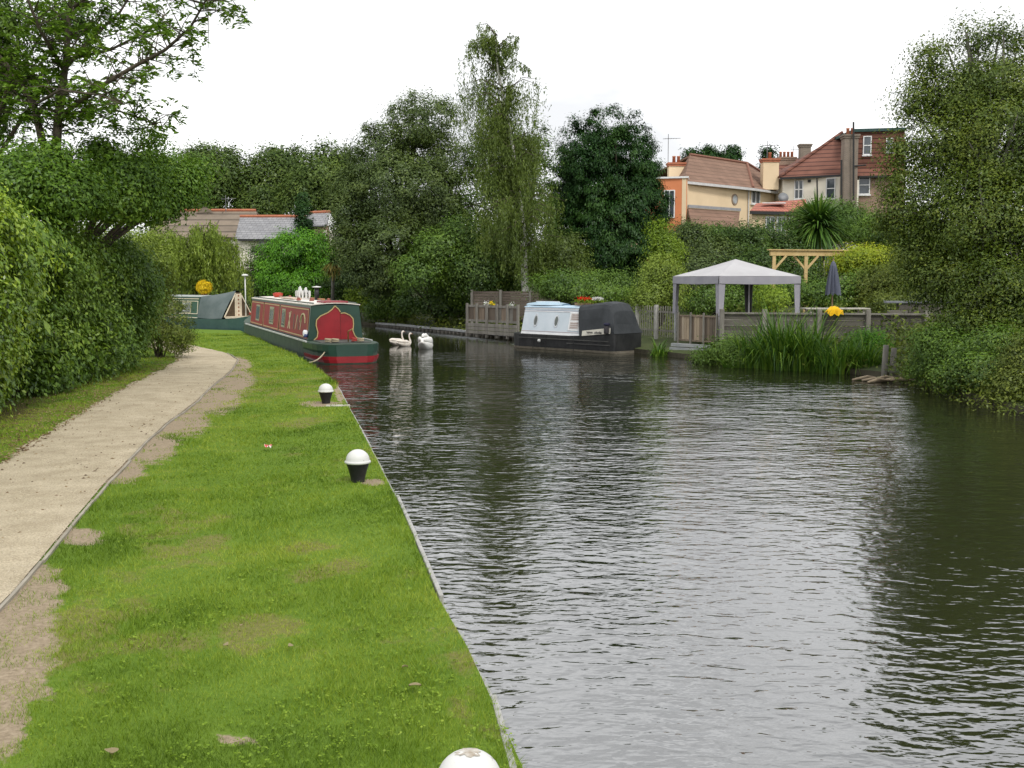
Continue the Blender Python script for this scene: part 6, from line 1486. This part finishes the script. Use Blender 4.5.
# conservatory with red pantile roof
K0, K1 = P(752, 214, 74.0), P(806, 214, 75.5); zK = P(765, 211, 74).z
kr0, kr1 = P(756, 203.5, 78), P(806, 199, 79)
hA.roof([Vector((K0.x - .2, K0.y - .3, zK)), Vector((K1.x, K1.y - .3, zK)), kr1, Vector((kr0.x, kr0.y, kr0.z))], TILEC, name='conservatory_roof')
hA.line((K0.x - .2, K0.y - .36, zK - .12), (K1.x, K1.y - .36, zK - .12), .12, .2, DGUT); hA.wall(K0, K1, gz_ - 1, zK - .1, RENDERC)
for x0 in (765, 776, 788): hA.window(K0, K1, x0, 216.5, x0 + 9.5, 238, cols=2, rows=1, sill=False, name='conservatory_window')
q = hA.on(K0, K1, 778, 206); MB().slab([hA.L(Vector((q.x - .9, kr0.y - 2.6, (zK + kr0.z) / 2 + .28))), hA.L(Vector((q.x + .7, kr0.y - 2.6, (zK + kr0.z) / 2 + .28))), hA.L(Vector((q.x + .9, kr0.y - 1.5, kr0.z - .05))), hA.L(Vector((q.x - .6, kr0.y - 1.5, kr0.z - .05)))], .06).build('skylight', UPVC, hA.t)
# satellite dish
q = hA.L(P(783, 198, 79)); MB().lathe([(.02, .0), (.2, .03), (.36, .1), (.37, .11), (.02, .06)], 16).build('satellite_dish', mat('dish_grey', (.22, .23, .24), rough=.5), hA.t, smooth=True)
bpy.data.objects[[o.name for o in hA.t.children if o.name.startswith('satellite_dish')][0]].location = q; bpy.data.objects[[o.name for o in hA.t.children if o.name.startswith('satellite_dish')][0]].rotation_euler = (R(70), 0, 0)

# brick and cream house
Yb = 83.0
C0, C1, C2 = P(783, 178, 85.5), P(843, 175, 83.0), P(905, 175, 82.0); zE2 = C1.z
hB = House('brick_house', 'tall brick and cream house with red tiled roof and attic storey at the right', (C0.x, C0.y, gz_ + .3))
g0 = gz_ - .5
hB.wall(C0, C1, g0, zE2, WHITER); hB.wall(C1, C2, g0, zE2, BRICK); hB.wall((C0.x - .5, C0.y + 8), C0, g0, zE2, WHITER)
# main slope: rises to the right along a hip
top = P(846, 133, 88.5); topR = P(905, 133, 88.0); topR.z = top.z
hB.roof([Vector((C0.x - .35, C0.y - .45, zE2)), Vector((C1.x + .9, C1.y - .45, zE2)), top - Vector((.3, 0, 0))], TILEB)
hB.roof([Vector((C0.x - .35, C0.y - .45, zE2)), top - Vector((.3, 0, 0)), Vector((top.x + 1.8, top.y + 4, top.z)), Vector((C0.x - .6, C0.y + 8, zE2))][::-1], TILEB)
MB().tube([hB.L((C0.x - .35, C0.y - .45, zE2 + .06)), hB.L(top + Vector((-.3, 0, .06)))], .12, 6).build('hip_ridge', TILEB, hB.t)
# attic storey: tile hung wall above the brick part
D0 = P(855, 130, 83.4); D1 = P(905, 130, 82.6); zD = P(870, 130.5, 83.2).z
hB.wall((D0.x, D0.y), (D1.x, D1.y), zE2 - .1, zD, TILEB); hB.wall((D0.x + .2, D0.y + 5), (D0.x, D0.y), zE2 - .1, zD, TILEB)
hB.roof([Vector((D0.x - .15, D0.y - .2, zD + .12)), Vector((D1.x, D1.y - .2, zD + .12)), Vector((D1.x, D1.y + 6, zD + .12)), Vector((D0.x - .15, D0.y + 6, zD + .12))], mat('felt_roof_green', (.025, .06, .055), (.04, .08, .075), rough=.8), name='flat_roof', th=.22)
hB.roof([Vector((C1.x + .9, C1.y - .55, zE2 - .12)), Vector((C2.x, C2.y - .55, zE2 - .12)), Vector((C2.x, D1.y + .05, zE2 + .55)), Vector((C1.x + .9, D0.y + .05, zE2 + .55))], TILEB, name='skirt_roof')
hB.line((C0.x - .35, C0.y - .55, zE2 - .08), (C1.x - .1, C1.y - .55, zE2 - .08), .14, .16, DGUT); hB.line((C1.x + 1.0, C1.y - .62, zE2 - .2), (C2.x, C2.y - .62, zE2 - .2), .12, .14, DGUT)
hB.window(C0, C1, 794.5, 180, 803.5, 199, cols=2, rows=2); hB.window(C0, C1, 826, 178, 835.5, 199, cols=1, rows=2)
hB.window(C1, C2, 858.5, 175.5, 870, 194.5, cols=1, rows=2); hB.window((D0.x, D0.y), (D1.x, D1.y), 863, 136, 871.5, 155, cols=1, rows=2); hB.window((D0.x, D0.y), (D1.x, D1.y), 886, 138, 893, 152, cols=1, rows=2)
hB.window(C1, C2, 879, 217, 888, 228, cols=2, rows=1, m=mat('window_brown', (.2, .13, .09), rough=.6))
# chimney breast rising through the eaves
hB.chimney(848.5, 82.3, 1.0, .9, 137, 240, BRICKG, None, 2)
q = hB.on(C0, C1, 848.5, 195); MB().box(hB.L((q.x, q.y - .62, (zE2 + g0) / 2 - .2)), (1.02, .25, zE2 - g0 - .5)).build('chimney_breast', WHITER, hB.t)
for px, y0, y1 in ((841.5, 160, 205), (853.5, 122, 200)):
    a, b = P(px, y0, 81.6), P(px, y1, 81.6); MB().tube([hB.L(a), hB.L(b)], .07, 6).build('soil_pipe', DGUT, hB.t)
a, b = P(817, 178, 82.6), P(817.5, 202, 82.6); MB().tube([hB.L(a), hB.L(b)], .06, 6).build('downpipe', DGUT, hB.t)
a, b = P(854, 166, 81.7), P(866, 165, 82.0); MB().tube([hB.L(a), hB.L(b)], .06, 6).build('waste_pipe', DGUT, hB.t)
for px, py in ((809, 181), (875, 177)): q = hB.on(C0, C1, px, py) if px < 843 else hB.on(C1, C2, px, py); MB().box(hB.L((q.x, q.y - .06, q.z)), (.22, .08, .2)).build('air_brick', DGUT, hB.t)
# neighbour behind: dark roof and tall stack
nb = House('neighbour_house', 'dark roofed neighbour with a tall ringed chimney seen between the two houses', P(786, 176, 98) * 1.0)
p0, p1 = P(774, 178, 97), P(812, 178, 97); zr = P(786, 158, 101).z
nb.wall(p0, p1, gz_, p0.z, BRICK); nb.roof([p0, Vector((p1.x, p1.y, p0.z)), Vector((p1.x, 101, zr)), Vector((p0.x + .3, 101, zr))], TILEB)
nb.roof([Vector((p0.x + .3, 101, zr)), Vector((p1.x, 101, zr)), Vector((p1.x, 105, p0.z)), Vector((p0.x, 105, p0.z))], TILEB)
nb.chimney(804.5, 98, .9, .8, 146, 172, BRICKG, BRICKG, 0); nb.chimney(786, 100, 1.5, .8, 159, 172, BRICK, BRICK, 4); nb.aerial(793, 100, 146, 160)

# houses at the far left: old tile roof, slates, white gable
gl = 3.0
l1 = House('tiled_bungalow', 'low house with long brown tiled roof behind the willow at the left', P(215, 245, 94))
a, b = P(150, 250, 93), P(262, 250, 93); ze = P(200, 238, 93).z; r0, r1 = P(160, 211, 97), P(256, 212, 97); r1.z = r0.z
l1.wall(a, b, gl, ze, WHITER); l1.roof([Vector((a.x - .3, a.y - .3, ze)), Vector((b.x + .3, b.y - .3, ze)), r1, r0], TILEL); l1.roof([r0, r1, Vector((b.x + .3, 101, ze)), Vector((a.x - .3, 101, ze))], TILEL)
MB().tube([l1.L(r0 + Vector((0, 0, .06))), l1.L(r1 + Vector((0, 0, .06)))], .13, 6).build('ridge', RIDGE, l1.t)
pk0, pk1, pk2 = P(196, 213, 96.5), P(213, 212, 96.5), P(204, 206, 96.5); l1.roof([pk0, pk1, pk2], TILEL, .1, 'small_gable'); l1.aerial(226, 96.8, 195, 212)
l2 = House('slate_cottage', 'low cottage with grey slate roof and orange ridge tiles behind the conifer hedge', P(275, 245, 90))
a, b = P(240, 252, 89), P(308, 252, 89); ze = P(270, 239, 89).z; r0, r1 = P(240, 217, 93), P(306, 215, 93); r1.z = r0.z
l2.wall(a, b, gl, ze, WHITER); l2.roof([Vector((a.x - .3, a.y - .4, ze)), Vector((b.x + .3, b.y - .4, ze)), r1, r0], SLATE); l2.roof([r0, r1, Vector((b.x + .3, 97, ze)), Vector((a.x - .3, 97, ze))], SLATE)
MB().tube([l2.L(r0 + Vector((0, 0, .06))), l2.L(r1 + Vector((0, 0, .06)))], .13, 6).build('ridge', RIDGE, l2.t)
for x0 in (259, 266): l2.window(a, b, x0, 240.5, x0 + 5, 250, cols=1, rows=1)
l2.line((a.x, a.y - .5, ze - .1), (b.x, b.y - .5, ze - .1), .12, .15, DGUT)
l3 = House('white_gabled_house', 'slate roofed house with a plain white gable just left of the dark willow', P(322, 240, 92))
a, b, c = P(306, 232, 91), P(327, 232, 90), P(342, 232, 93); ze = P(315, 226, 91).z; r0, r1 = P(306, 213.5, 95), P(330, 213, 93.5); r1.z = r0.z
l3.wall(a, b, gl, ze, BRICK); l3.roof([Vector((a.x - .2, a.y - .3, ze)), Vector((b.x, b.y - .3, ze)), r1, r0], SLATE); l3.wall(b, c, gl, ze - .4, WHITER)
MB().slab([l3.L((b.x, b.y, ze - .41)), l3.L((c.x, c.y, ze - .41)), l3.L((r1.x, r1.y - .2, r1.z))], .2).build('gable', mat('gable_white', (.74, .74, .74), (.68, .68, .68), rough=.8), l3.t)
MB().tube([l3.L(r0 + Vector((0, 0, .06))), l3.L(r1 + Vector((0, 0, .06)))], .13, 6).build('ridge', RIDGE, l3.t)
